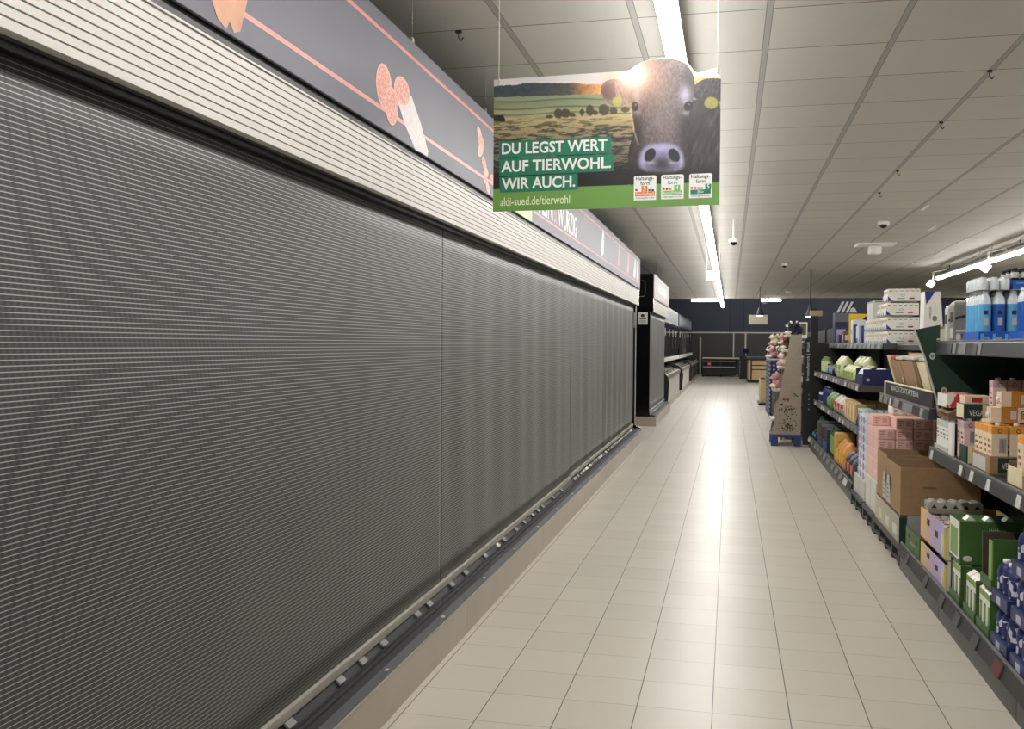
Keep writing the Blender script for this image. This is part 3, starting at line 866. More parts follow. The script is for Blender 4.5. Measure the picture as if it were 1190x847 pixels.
    for ex, ey, rx, ry, an in ((724, 290, 15, 22, 0), (966, 284, 19, 23, .5)):
        dx, dy = x - ex, y - ey
        q = ((dx * math.cos(an) + dy * math.sin(an)) / rx) ** 2 + ((-dx * math.sin(an) + dy * math.cos(an)) / ry) ** 2
        put(np.clip((1.2 - q) * 3, 0, 1), (24, 18, 20))
        put(np.exp(-(((dx - 3) / 4) ** 2 + ((dy + 8) / 4) ** 2)) * .7, (170, 170, 190))
    for sx_, cx_ in ((1, 708), (-1, 985)):
        put(hm * np.exp(-((x - cx_ + .12 * sx_ * (200 - y) * (y > 330) * 0 - sx_ * np.clip(y - 330, 0, 200) * .22) / 26) ** 2) * np.clip((y - 300) / 60, 0, 1) * .6, (44, 36, 36))
    # light rim of fur along the left cheek
    put(np.exp(-((x - (708 + .012 * (y - 300) ** 2 / 10)) / 3.5) ** 2) * ((y > 300) & (y < 470)) * .6, (226, 196, 150))
    # muzzle
    mz = smoothpoly([(742, 545), (750, 500), (785, 468), (845, 458), (905, 462), (940, 492), (952, 545), (948, 582), (910, 598), (850, 590), (790, 598), (745, 582)])
    mm_ = np.zeros(u.shape)
    for g in (0.90, 0.94, 0.98, 1.02, 1.06):
        mm_ += inside(x, y, [(848 + (px - 848) * g, 528 + (py - 528) * g) for px, py in mz]) / 5.0
    low = np.clip((y - 545) / 60, 0, 1)[..., None]
    put(mm_, (np.array([150, 146, 184]) * (1 - low) + np.array([112, 108, 132]) * low) * (0.82 + 0.36 * fbm(x / 7, y / 7, 61))[..., None])
    put(mm_ * np.exp(-((x - 850) / 46) ** 2 - ((y - 560) / 36) ** 2) * .95, (52, 48, 58))
    put(mm_ * np.exp(-((x - 850) / 62) ** 2 - ((y - 484) / 16) ** 2) * .75, (190, 186, 222))
    put(mm_ * np.exp(-((x - 762) / 16) ** 2 - ((y - 540) / 40) ** 2) * .6, (196, 192, 220))
    put(mm_ * np.exp(-((x - 938) / 14) ** 2 - ((y - 545) / 40) ** 2) * .6, (196, 192, 220))
    for nx, an in ((795, .5), (904, -.5)):
        dx, dy = x - nx, y - 518
        q = ((dx * math.cos(an) + dy * math.sin(an)) / 23) ** 2 + ((-dx * math.sin(an) + dy * math.cos(an)) / 34) ** 2
        put(np.clip((1.1 - q) * 4, 0, 1), (26, 22, 30))
        put(np.exp(-((dx - (4 if an > 0 else -6)) / 20) ** 2 - ((dy - 36) / 7) ** 2) * .7, (190, 184, 196))
    put(np.clip((y - 592) / 18, 0, 1) * (y < 640) * inside(x, y, smoothpoly([(735, 575), (960, 575), (975, 650), (720, 650)])), (26, 22, 24))
    # ear tags
    for cx, cy, r_, col in ((642, 268, 23, (172, 186, 88)), (1066, 268, 30, (150, 146, 62))):
        put(np.clip((1.1 - ((x - cx) / r_) ** 2 - ((y - cy) / (r_ * .95)) ** 2) * 5, 0, 1), np.array(col) * (0.9 + 0.2 * fbm(x / 9, y / 9, 71))[..., None])
    # evening sun behind the crown
    outside_head = 1 - hm * np.clip((x - 730) / 140, 0, 1)
    d = np.hypot(x - 712, y - 145)
    put((np.exp(-(d / 130) ** 2)) * .75, (240, 176, 138))
    put(np.exp(-(d / 62) ** 2), (255, 244, 230))
    put((y < 150) * (1 - hm) * (x > 980) * .8 * (1 - inside(x, y, earr)), (232, 214, 196))
    put((y < 150) * (1 - hm) * (x > 690) * (x < 980) * .8, (250, 238, 226))
    # green foot
    yg = 688 - 45 * u
    put(y > yg, np.array([116, 164, 76]) * np.ones(u.shape)[..., None])
    return C

sgn = thing('hanging_sign', 'large hanging sign with a brown cow on a meadow and green foot', 'sign', tuple(sp(.5, 0)), None)
b = MB()
NU, NV = 420, 250
uu = np.linspace(0, 1, NU + 1); tv = np.interp(uu, top_u, top_v)
outl = [(u, 0.0) for u in (0, 1)] + [(u, v) for u, v in zip(uu[::-6], tv[::-6])]
vs = [sp(u, v, 0.0) for u, v in outl] + [sp(u, v, -0.006) for u, v in outl]; n = len(outl)
b.add(vs, [tuple(range(n)), tuple(range(2 * n - 1, n - 1, -1))] + [(i, n + i, n + (i + 1) % n, (i + 1) % n) for i in range(n)], white)
b.build('panel', sgn)
U, V = np.meshgrid(uu, np.linspace(0, 1, NV + 1)); Vs = V * tv[None, :]
srgb = np.clip(paint(U, Vs), 0, 255) / 255.0
linc = 0.78 * np.where(srgb <= 0.04045, srgb / 12.92, ((srgb + 0.055) / 1.055) ** 2.4)
b = MB()
P = (np.array(SA)[None, None] + U[..., None] * (np.array(SX) * SW)[None, None] + Vs[..., None] * np.array([0, 0, SH])[None, None] + np.array(SN)[None, None] * 0.0008).reshape(-1, 3)
ii, jj = np.meshgrid(np.arange(NV), np.arange(NU), indexing='ij'); a = ii * (NU + 1) + jj
b.v = [tuple(p) for p in P]; b.f = [tuple(int(q) for q in f) for f in np.stack([a, a + 1, a + NU + 2, a + NU + 1], -1).reshape(-1, 4)]
b.m = [0] * len(b.f); b.sm = [False] * len(b.f); b.mats = [printed_material()]
o = b.build('cow_print', sgn)
ca = o.data.color_attributes.new('print', 'FLOAT_COLOR', 'POINT')
buf = np.ones((linc.shape[0] * linc.shape[1], 4), np.float32); buf[:, :3] = linc.reshape(-1, 3)
ca.data.foreach_set('color', buf.ravel())
teal = mat('teal_print', (26, 112, 84), 0.45, var=0.03); wht = mat('white_print', (226, 228, 224), 0.45, var=0.0)
def uv_of(px, py):
    u = (px - 50) / 1058.0; yb = 792 - 40 * u; yt = 180 - 95 * u
    return u, (yb - py) / (yb - yt)
def sq(b, corners, off, mt):
    vs = [sp(*uv_of(*c), off) for c in corners]; b.add(vs, [tuple(range(len(vs)))], mt)
slogan = b = MB()
for c in ([(80, 540), (617, 511), (615, 433), (77, 466)], [(81, 626), (629, 595), (627, 516), (79, 546)], [(83, 704), (461, 685), (460, 609), (81, 632)]): sq(b, c, .0014, teal)
b.build('slogan_box', sgn)
b = MB()
def line_text(b, s, px0, py0, px1, py1, hpx, mt, bold, off=.0020):
    o_, e_ = sp(*uv_of(px0, py0), off), sp(*uv_of(px1, py1), off)
    d = e_ - o_; put_text(b, s, mt, o_, d.normalized(), SZ, width=d.length, height=hpx / 612.0 * SH, bold=bold)
line_text(b, 'DU LEGST WERT', 92, 526, 598, 499, 53, wht, .022)
line_text(b, 'AUF TIERWOHL.', 90, 609, 616, 582, 53, wht, .022)
line_text(b, 'WIR AUCH.', 93, 690, 448, 672, 53, wht, .022)
b.build('slogan_lettering', sgn)
b = MB(); line_text(b, 'aldi-sued.de/tierwohl', 86, 766, 424, 750, 40, mat('pale_green_print', (214, 228, 190), .5, var=0), .008); b.build('web_lettering', sgn)
og, gl, tl = mat('orange_level_print', (222, 116, 46), .5, var=0), mat('green_level_print', (122, 178, 84), .5, var=0), mat('teal_level_print', (22, 116, 92), .5, var=0)
for (x0, y0), col, num, word, kx in (((723, 618), og, '3', 'Frischluftstall', 1.2), ((847, 612), gl, '4', 'Auslauf/Weide', 2.2), ((973, 606), tl, '5', 'Bio', 2.72)):
    lab = b = MB(); w, h, s_ = 102, 116, -4
    r = 6
    sq(b, [(x0, y0 + h), (x0 + w, y0 + h + s_), (x0 + w, y0 + s_ + r), (x0 + w - r, y0 + s_), (x0 + r, y0), (x0, y0 + r)], .0014, wht)
    sq(b, [(x0 + 6, y0 + 97), (x0 + w - 6, y0 + 93), (x0 + w - 6, y0 + 72), (x0 + 6, y0 + 76)], .0019, col)
    nx = x0 + 6 + 24 * kx
    sq(b, [(nx, y0 + 74), (nx + 27, y0 + 73), (nx + 27, y0 + 46), (nx, y0 + 47)], .0019, col)
    for q, cc in enumerate((red, red, og, gl, teal, navy)):
        qx = x0 + 6 + q * 15
        if nx - 14 < qx < nx + 27: continue
        sq(b, [(qx, y0 + 72), (qx + 11, y0 + 71.5), (qx + 11, y0 + 62), (qx, y0 + 62.5)], .0017, cc)
    o = b.build('welfare_label', sgn)
    b = MB()
    line_text(b, 'Haltungs-', x0 + 9, y0 + 27, x0 + w - 10, y0 + 23, 22, inkb, .01, .0022)
    line_text(b, 'form', x0 + 30, y0 + 44, x0 + 72, y0 + 42, 17, inkb, .01, .0022)
    line_text(b, num, nx + 8, y0 + 70, nx + 19, y0 + 69.5, 19, wht, .01, .0024)
    line_text(b, word, x0 + 10 if word != 'Bio' else x0 + 38, y0 + 92, x0 + w - 10 if word != 'Bio' else x0 + 64, y0 + 89, 13, wht, .0, .0024)
    line_text(b, 'haltungsform.de', x0 + 10, y0 + 111, x0 + w - 10, y0 + 107.5, 10, inkb, .0, .0022)
    b.build('lettering', o)
for u_, v_ in ((.024, .975), (.985, .95)):
    p = sp(u_, v_, .002)
    b = MB(); b.path([p + Vector((0, -.006, -.01)), p + Vector((.004, -.006, .002)), p + Vector((0, 0, .02))], .003, alu, 6); b.build('hook', sgn)
    b = MB(); b.tube(p + Vector((0, 0, .02)), Vector((p.x, p.y, CZ)), .0016, white, 5); b.build('hanging_wire', sgn)


# ================================================================ FARTHER LEFT UNITS
cabinet(17.25, 21.5, 'short refrigerated cabinet beyond the gap, with a notice on its black end panel', 8, 0.010, [(17.26, 21.49, 0.27)], tags=2, near_end=True)
banner_w = mat('banner_pale_print', (158, 155, 154), 0.55, var=0.05, scale=1.5)
t = banner(17.25, 21.5, 'whitish banner on the short cabinet beyond the gap', banner_w, 2.305, 2.74)
b = MB(); b.box(XB, XB + .001, 17.5, 21.3, 2.36, 2.372, salmon); b.box(XB, XB + .001, 18.2, 20.6, 2.45, 2.62, mat('banner_inner_print', (176, 172, 168), .5)); b.build('print', t)

glass_d = mat('dark_door_glass', (16, 17, 19), 0.08, spec=0.6)
frost = mat('freezer_white_panel', (206, 202, 194), 0.4)
def chest(y0, y1, label, front, lids):
    t = thing('chest_freezer', label, 'freezer', (-1.9, (y0 + y1) / 2, 0), 'chest freezers along the left wall')
    xf = -1.43
    b = MB(); b.box(-2.28, xf, y0 + .08, y1, 0.14, 0.66, front, .01); b.build('body', t)
    b = MB(); b.box(-2.28, xf + .03, y0, y1, 0, 0.14, steelk, .004); b.build('kick_plate', t)
    b = MB(); b.box(xf - .02, xf + .025, y0 + .08, y1, 0.66, 0.76, steel, .01); b.build('front_rail', t)
    b = MB(); b.prism([(-2.28, 0.14), (xf + .07, 0.14), (xf + .10, 0.60), (xf + .07, 0.74), (xf - .04, 0.86), (xf - .24, 0.94), (-2.28, 0.98)], 'y', y0, y0 + .08, black)
    b.build('end_panel', t)
    b = MB(); b.prism([(-2.28, 0.66), (xf - .02, 0.66), (xf - .02, 0.75), (xf - .1, 0.80), (-1.75, 0.86), (-2.28, 0.88)], 'y', y0 + .08, y1, charc); b.build('rim', t)
    n = max(2, int((y1 - y0) / 1.1)); w = (y1 - y0 - .2) / n
    for k in range(n):
        b = MB(); ya, yb_ = y0 + .12 + k * w, y0 + .12 + (k + 1) * w - .04
        b.prism([(-1.72, 0.87), (xf - .03, 0.775), (xf - .03, 0.795), (-1.72, 0.895)], 'y', ya, yb_, glass_d)
        o = b.build('glass_lid', t)
        b = MB(); b.box(xf - .05, xf - .02, ya + .2, yb_ - .2, 0.795, 0.812, steel, .004); b.build('handle', o)
    return t
chest(21.75, 28.2, 'nearest chest freezer with a pale front, beyond the short cabinet', frost, 4)
chest(28.4, 35.1, 'middle chest freezer with a black rounded end panel', frost, 4)
chest(35.3, 44.6, 'farthest chest freezer with a dark front', charc, 5)
def upright(y0, y1, label, hdr, nm):
    t = thing('upright_freezer', label, 'freezer', (-2.0, (y0 + y1) / 2, 1.0), 'glass door freezers above the chests')
    xf = -1.70
    b = MB(); b.box(-2.4, xf - .04, y0, y1, 0.985, 2.06, black, .004); b.build('body', t)
    b = MB(); b.box(xf - .04, xf + .03, y0, y1, 1.0, 1.11, white, .008); b.build('light_ledge', t)
    n = 6; w = (y1 - y0 - .1) / n
    for k in range(n):
        ya = y0 + .05 + k * w
        b = MB(); b.box(xf - .04, xf, ya + .01, ya + w - .01, 1.13, 2.04, glass_d, .004); o = b.build('door', t)
        b = MB(); b.box(xf, xf + .02, ya + w - .09, ya + w - .05, 1.35, 1.8, charc, .005); b.build('handle', o)
        b = MB(); b.box(xf, xf + .003, ya + .2, ya + .45, 1.72, 1.92, tagw); b.build('sticker', o)
    b = MB(); b.box(xf - .10, xf - .02, y0, y1, 2.09, 2.54, hdr, .006); h = b.build('header_panel', t)
    b = MB(); b.box(xf - .02, xf - .018, y0 + .4, y1 - .4, 2.16, 2.47, mat('header_inner_print', (150, 154, 160), .4)); b.build('print', h)
    for yy in (y0 + .05, y1 - .05):
        b = MB(); b.box(xf - .09, xf - .03, yy - .03, yy + .03, 2.05, 2.10, black); b.build('bracket', t)
    b = MB(); b.box(-2.4, -2.3, y0, y1, 0.0, 0.985, black); b.build('stand', t)
    return t
upright(22.0, 32.6, 'nearer glass door freezer with a pale grey header panel', mat('header_grey', (168, 170, 174), .4), 1)
upright(33.2, 44.3, 'farther glass door freezer with a dark header panel', mat('header_dark', (84, 86, 96), .4), 1)

# ================================================================ CHECKOUT ZONE
b = MB(); b.box(-1.37, -1.30, 44.95, 45.02, 0, 1.87, alu, .01)
tag(b.build('guard_post'), 'slim grey metal post at the far end of the freezers', 'post')
t = thing('packing_table', 'long packing table with a light wooden top against the far wall', 'table', (-.43, 45.4, 0))
b = MB(); b.box(-1.25, 0.46, 45.05, 45.8, 0.83, 0.89, mat('pale_beech', (206, 186, 154), .45, var=.08), .01); b.build('table_top', t)
b = MB(); b.box(-1.22, 0.30, 45.1, 45.75, 0.06, 0.42, black, .01); b.build('base_cabinet', t)
for zz in (0.70, 0.44): b = MB(); b.box(-1.22, 0.25, 45.05, 45.09, zz, zz + .035, alu, .006); b.build('rail', t)
for xx in (-1.2, -.4, .4):
    b = MB(); b.box(xx - .03, xx + .03, 45.1, 45.16, 0, .83, charc, .005); b.build('leg', t)
b = MB(); b.box(-1.2, .4, 45.7, 45.74, .42, .83, black); b.build('back_panel', t)
b = MB(); b.box(-1.0, -0.84, 45.03, 45.05, 0.50, 0.68, red, .004); b.box(-0.97, -0.87, 45.025, 45.03, 0.57, 0.62, tagw)
b.build('notice_plate', t)
t = thing('scanner_column', 'black column with a dark screen on top in front of the far wall', 'scanner column', (.58, 43, 0))
b = MB(); b.box(.42, .78, 42.8, 43.2, 0, 1.0, black, .02); b.build('column', t)
b = MB(); b.tube((.62, 43, 1.0), (.62, 43, 1.12), .05, charc, 10); b.build('neck', t)
b = MB(); b.box(.42, .56, 42.75, 42.95, 1.10, 1.30, mat('dark_violet_plastic', (44, 38, 86), .4), .02); b.box(.54, .80, 42.85, 42.93, 1.11, 1.34, blackgl, .015); b.build('screen', t)
b = MB(); put_text(b, 'SCAN & GO', tagw, (.455, 42.797, .25), (0, 0, 1), (-1, 0, 0), width=.55, height=.03); b.build('lettering', t)
t = thing('checkout_counter', 'light wooden checkout counter with a dark top, right of the black column', 'counter', (1.0, 39, 0))
b = MB(); b.box(.72, .80, 38.6, 41.8, .12, .90, wood, .01); b.box(.86, 2.0, 38.62, 41.8, .12, .50, wood, .008); b.box(.86, 2.0, 38.62, 41.8, .54, .66, wood, .008); b.box(.86, 2.0, 38.62, 41.8, .70, .88, wood, .008)
b.build('wooden_front', t)
b = MB(); b.box(.80, .86, 38.66, 41.8, .12, .90, charc); b.box(.86, 2.0, 38.66, 41.75, .5, .7, charc); b.build('frame', t)
b = MB(); b.box(.70, 2.02, 38.6, 41.82, 0, .12, black, .01); b.build('plinth', t)
b = MB(); b.box(.68, 2.05, 38.55, 41.85, .90, 1.0, charc, .015); b.build('counter_top', t)
t = thing('hanging_board', 'blank beige board hanging in front of the dark blue wall', 'board', (.83, 30, 2.11))
b = MB(); b.box(.55, 1.11, 30, 30.03, 2.11, 2.40, mat('beige_board', (214, 204, 176), .5), .006); b.build('board', t)
b = MB()
for q in ((.55, 1.11, 2.11, 2.13), (.55, 1.11, 2.38, 2.40), (.55, .57, 2.11, 2.40), (1.09, 1.11, 2.11, 2.40), (.57, 1.09, 2.165, 2.172)): b.box(q[0], q[1], 29.992, 30, q[2], q[3], tagw)
b.build('frame', t)
for xx in (.68, 1.0): b = MB(); b.tube((xx, 30.015, 2.40), (xx, 30.015, CZ), .004, charc, 5); b.build('hanging_wire', t)
def pendant(x, y, z, label, r=.10):
    t = thing('pendant_lamp', label, 'pendant lamp', (x, y, z), 'small dark pendant lamps')
    b = MB(); b.lathe([(r, 0), (r * .95, .03), (r * .45, .16), (r * .25, .22), (.012, .24)], (x, y, z), charc, 14); b.build('lamp_shade', t)
    b = MB(); b.lathe([(.01, -.02), (r * .8, -.02), (r * .9, .004), (.01, .004)], (x, y, z), spot_m, 14); b.build('bulb', t)
    b = MB(); b.tube((x, y, z + .23), (x, y, CZ), .012, charc, 6); b.build('cable', t)
pendant(.76, 26.0, 2.26, 'dark pendant lamp glowing in front of the blank beige board')
pendant(1.57, 20.0, 2.06, 'dark pendant lamp beside the top of the black shelf end')
t = thing('ceiling_sensor', 'small pale sensor on a rod, right of the beige board', 'sensor', (.96, 28, 2.66))
b = MB(); b.tube((.96, 28, 2.69), (.96, 28, CZ), .012, alu, 6); b.build('rod', t)
b = MB(); b.lathe([(.02, 0), (.06, .01), (.06, .03), (.015, .05)], (.96, 28, 2.655), alu); b.build('head', t)

# ================================================================ PROMOTION STAND AND THE BINS BEHIND IT
t = thing('promotion_stand', 'tapering brown grey cardboard display stand on a blue quarter pallet', 'display stand', (.8, 14.8, 0))
paper = speckle_material('kraft_display_board', (164, 151, 136), (156, 144, 128), 60, .55, .75)
for yy in (14.42, 15.02):
    b = MB(); b.prism([(.615, .17), (1.02, .17), (1.02, 1.63), (.865, 1.63)], 'y', yy, yy + .012, paper); o = b.build('side_panel', t)
    if yy < 14.5:
        b = MB(); rg = random.Random(4)
        berry = mat('berry_print', (48, 30, 26), .7); leaf = mat('leaf_print', (74, 84, 58), .7); twig = mat('twig_print', (132, 62, 46), .7)
        for _ in range(46):
            u, v = rg.gauss(.80, .085), rg.gauss(.52, .075)
            if not (.64 + (v - .17) * .17 < u < .99): continue
            s_ = rg.uniform(.008, .019); a = rg.uniform(0, 3)
            b.add([(u + s_ * math.cos(a + q * 1.57) * (1 if q % 2 else .6), yy - .0012, v + s_ * math.sin(a + q * 1.57) * (1 if q % 2 else .6)) for q in range(4)], [(0, 1, 2, 3)], berry)
        for _ in range(60):
            u, v = rg.gauss(.82, .055), rg.gauss(.29, .045)
            if v < .19: continue
            s_ = rg.uniform(.012, .026); a = rg.uniform(0, 3)
            b.add([(u + s_ * math.cos(a + q * 1.57) * (1 if q % 2 else .3), yy - .0014, v + s_ * math.sin(a + q * 1.57) * (1 if q % 2 else .3)) for q in range(4)], [(0, 1, 2, 3)], leaf if rg.random() < .75 else berry)
        for (x0, z0, x1, z1, mt, w_) in ((.71, .665, .85, .69, twig, .012), (.74, .70, .80, .66, twig, .008), (.86, .80, .985, .725, berry, .007), (.88, .74, .98, .735, leaf, .008), (.90, .79, .95, .75, berry, .006)):
            d = Vector((x1 - x0, 0, z1 - z0)).normalized(); nn = Vector((-d.z, 0, d.x)) * w_
            b.add([(x0, yy - .0016, z0), (x1 - nn.x, yy - .0016, z1 - nn.z), (x1 + nn.x, yy - .0016, z1 + nn.z)], [(0, 1, 2)], mt)
        b.build('plant_print', o)
b = MB(); b.box(1.008, 1.02, 14.432, 15.02, .17, 1.63, paper); b.build('back_panel', t)
for zz, xx in ((.36, .60), (.80, .62), (1.13, .70), (1.38, .76), (1.60, .80)):
    b = MB(); b.box(xx + .06, 1.008, 14.432, 15.02, zz, zz + .02, cream); b.box(xx, xx + .07, 14.42, 15.03, zz, zz + .035, tagw, .006); b.build('tray', t)
b = MB()
b.box(.605, 1.03, 14.40, 15.05, .13, .17, mat('pallet_blue', (44, 58, 112), .5), .006)
for xx in (.605, .93): b.box(xx, xx + .10, 14.40, 14.52, 0, .13, MATS['pallet_blue'], .006); b.box(xx, xx + .10, 14.92, 15.05, 0, .13, MATS['pallet_blue'], .006)
b.build('pallet', t)

def plush(x, y, z, s, col, col2, label, group, seed):
    t = thing('plush_toy', label, 'plush toy', (x, y, z), group)
    c1 = mat('plush_%s' % col[0], col[1], .95, var=.12, scale=40); c2 = mat('plush_%s' % col2[0], col2[1], .95, var=.12, scale=40)
    b = MB(); b.ell((x, y, z + .10 * s), (.10 * s, .12 * s, .10 * s), c1, lump=.12, seed=seed); b.build('body', t)
    b = MB(); b.ell((x - .05 * s, y - .05 * s, z + .215 * s), (.075 * s, .08 * s, .07 * s), c1, lump=.08, seed=seed + 1)
    b.ell((x - .115 * s, y - .07 * s, z + .20 * s), (.03 * s, .03 * s, .025 * s), c2); b.build('head', t)
    for sy in (-1, 1):
        b = MB(); b.ell((x - .03 * s, y - .05 * s + sy * .06 * s, z + .285 * s), (.02 * s, .025 * s, .03 * s), c2); b.build('ear', t)
        b = MB(); b.ell((x - .09 * s, y + sy * .08 * s, z + .05 * s), (.06 * s, .035 * s, .04 * s), c2); b.build('paw', t)
    return t
PC = {'pink': ('pink', (206, 148, 150)), 'cream': ('cream', (222, 208, 188)), 'navy': ('navy', (36, 38, 62)), 'white': ('white', (226, 222, 216)),
      'brown': ('brown', (96, 70, 54)), 'green': ('green', (150, 164, 128)), 'grey': ('grey', (120, 120, 124)), 'red': ('red', (140, 60, 58))}

# bins row from near to far along the right side of the aisle
def wire_bin(x0, x1, y0, y1, h, label):
    t = thing('wire_bin', label, 'wire bin', ((x0 + x1) / 2, (y0 + y1) / 2, 0), 'grey wire bins behind the display stand')
    b = MB()
    for xx in (x0, x1):
        for yy in (y0, y1): b.box(xx - .015, xx + .015, yy - .015, yy + .015, 0, h, charc, .003)
    b.build('post', t)
    b = MB()
    for zz in (.12, h * .5, h - .02):
        b.tube((x0, y0, zz), (x0, y1, zz), .008, charc, 6); b.tube((x0, y0, zz), (x1, y0, zz), .008, charc, 6); b.tube((x0, y1, zz), (x1, y1, zz), .008, charc, 6); b.tube((x1, y0, zz), (x1, y1, zz), .008, charc, 6)
    k = y0 + .1
    while k < y1: b.tube((x0, k, .12), (x0, k, h - .02), .006, railgr, 5); k += .12
    k = x0 + .08
    while k < x1: b.tube((k, y0, .12), (k, y0, h - .02), .006, railgr, 5); k += .08
    b.build('wire_panel', t)
    b = MB(); b.box(x0 + .01, x1 - .01, y0 + .01, y1 - .01, .12, h * .72, mat('bin_liner', (150, 148, 140), .7), .02); b.build('liner', t)
    return t
wire_bin(.80, 1.12, 15.35, 17.3, 1.02, 'nearer grey wire bin of soft toys behind the display stand')
wire_bin(.84, 1.15, 17.6, 19.8, .92, 'farther grey wire bin behind the display stand')
def toybox(x0, x1, y0, y1, z0, z1, m_, label, name='display_box', cat='box'):
    t = thing(name, label, cat, ((x0 + x1) / 2, (y0 + y1) / 2, z0))
    b = MB(); b.box(x0, x1, y0, y1, z0, z1, m_, .01); b.build('body', t)
    b = MB(); b.box(x0 - .002, x1 + .002, y0 - .002, y1 + .002, z1 - .03, z1, tagw, .003); b.build('edge', t)
    return t
polka = polka_material('blue_dotted_print', (40, 46, 84), (170, 174, 190), .085, .24)
toybox(.80, 1.16, 20.1, 22.2, 0, 1.20, polka, 'tall blue display box with white dots behind the wire bins')
toybox(.74, .90, 24.2, 25.2, .06, .64, mat('pale_yellow_print', (206, 192, 138), .5), 'pale yellow display carton left of the dotted box')
b = MB(); b.box(.70, .92, 24.0, 25.3, 0, .06, black, .01); tag(b.build('low_plinth'), 'black low plinth under the pale yellow display carton', 'plinth')
heap = [(.88, 20.28, 1.20, .85, 'pink', 'white'), (1.08, 20.28, 1.20, .9, 'green', 'cream'), (.88, 20.62, 1.20, .9, 'navy', 'white'), (1.08, 20.64, 1.20, .9, 'grey', 'navy'),
        (.88, 20.98, 1.20, .9, 'red', 'cream'), (1.08, 21.0, 1.20, .9, 'brown', 'cream'), (.88, 21.36, 1.20, .9, 'white', 'pink'), (1.08, 21.4, 1.20, .95, 'cream', 'brown')]
NICE = {'pink': 'pink', 'cream': 'cream', 'navy': 'dark blue', 'white': 'white', 'brown': 'brown', 'green': 'pale green', 'grey': 'grey', 'red': 'dull red'}
for i, (x, y, z, s_, a, c) in enumerate(heap):
    plush(x, y, z, s_ * .98, PC[a], PC[c], '%s soft toy with %s paws heaped on the blue dotted box' % (NICE[a], NICE[c]), 'soft toys on the dotted box', i)
for i, (x, y, z, s_, a, c) in enumerate(((.90, 20.45, 1.49, .8, 'cream', 'pink'), (1.08, 20.46, 1.50, .8, 'pink', 'cream'), (1.00, 20.85, 1.49, .8, 'green', 'white'))):
    plush(x, y, z - .02, s_, PC[a], PC[c], '%s soft toy on top of the heap over the dotted box' % NICE[a], 'soft toys on the dotted box', 40 + i)
for i, (x, y, z, s_, a, c) in enumerate(((.99, 15.56, .735, 1.0, 'cream', 'white'), (.99, 15.9, .735, 1.0, 'pink', 'white'), (.99, 16.25, .735, 1.0, 'brown', 'cream'), (.99, 16.6, .735, 1.0, 'navy', 'cream'))):
    plush(x, y, z, s_, PC[a], PC[c], '%s soft toy lying in the nearer wire bin' % NICE[a], 'soft toys in the wire bin', 60 + i)
for i, (x, y, s_, a, c) in enumerate(((.90, 14.60, .6, 'navy', 'cream'), (.99, 14.62, .6, 'navy', 'brown'), (.90, 14.84, .65, 'brown', 'cream'), (.99, 14.85, .65, 'navy', 'white'))):
    plush(x, y, 1.635, s_, PC[a], PC[c], '%s soft toy on top of the display stand, %s' % (NICE[a], ('near the aisle in front', 'at the right front', 'near the aisle behind', 'at the right behind')[i]), 'soft toys on the display stand', 80 + i)
for i, (x, y, z, s_, a, c) in enumerate(((.77, 14.6, 1.415, .62, 'brown', 'cream'), (.72, 14.6, 1.165, .7, 'cream', 'pink'), (.64, 14.6, .835, .8, 'pink', 'cream'))):
    plush(x + .06, y, z, s_, PC[a], PC[c], '%s soft toy on a tray of the display stand, %s from the top' % (NICE[a], ORD[i + 1]), 'soft toys on the display stand', 90 + i)

# shelf row behind the stand
t = thing('far_shelving', 'dark shelving row standing behind the black shelf end', 'shelving', (1.5, 20, 0))
b = MB(); b.box(1.62, 1.68, 15.6, 30, 0, 1.75, black); b.build('back_panel', t)
b = MB(); b.box(1.22, 1.62, 17.9, 30, 0, .14, charc, .005); b.build('base', t)
for zz in (.80, 1.12, 1.42):
    b = MB(); b.box(1.24, 1.62, 17.2, 30, zz, zz + .03, charc, .004); b.build('shelf', t)
for yy in (17.2, 23, 29.9):
    b = MB(); b.box(1.60, 1.66, yy, yy + .06, 0, 1.78, black, .004); b.build('upright', t)
toybox(1.18, 1.56, 17.0, 17.85, .03, .74, frost, 'white cabinet low behind the display stand', 'white_cabinet', 'cabinet')
b = MB(); b.box(1.20, 1.54, 17.05, 17.8, 0, .03, black); tag(b.build('cabinet_plinth'), 'black plinth under the white cabinet', 'plinth')
for i, (zz, y, h, m_) in enumerate(((.83, 17.25, .12, tagw), (.83, 17.7, .15, taggr), (1.15, 17.25, .14, taggr), (1.15, 17.75, .12, tagw), (1.45, 17.3, .10, dark))):
    toybox(1.24, 1.5, y, y + .36, zz, zz + h, m_, '%s carton on the %s shelf behind the black shelf end' % (('near white', 'far grey', 'near grey', 'far white', 'dark')[i], ('low', 'low', 'middle', 'middle', 'top')[i]), 'shelf_carton', 'carton')
t = thing('framed_notice', 'small framed notice standing above the shelving behind the stand', 'notice', (1.25, 17.4, 1.45))
b = MB(); b.box(1.18, 1.32, 17.40, 17.42, 1.60, 1.88, white, .004); b.box(1.20, 1.30, 17.397, 17.40, 1.66, 1.86, mat('notice_green_print', (88, 96, 76), .5)); b.build('frame', t)
b = MB(); b.box(1.24, 1.26, 17.40, 17.42, 1.45, 1.60, charc, .003); b.build('foot', t)


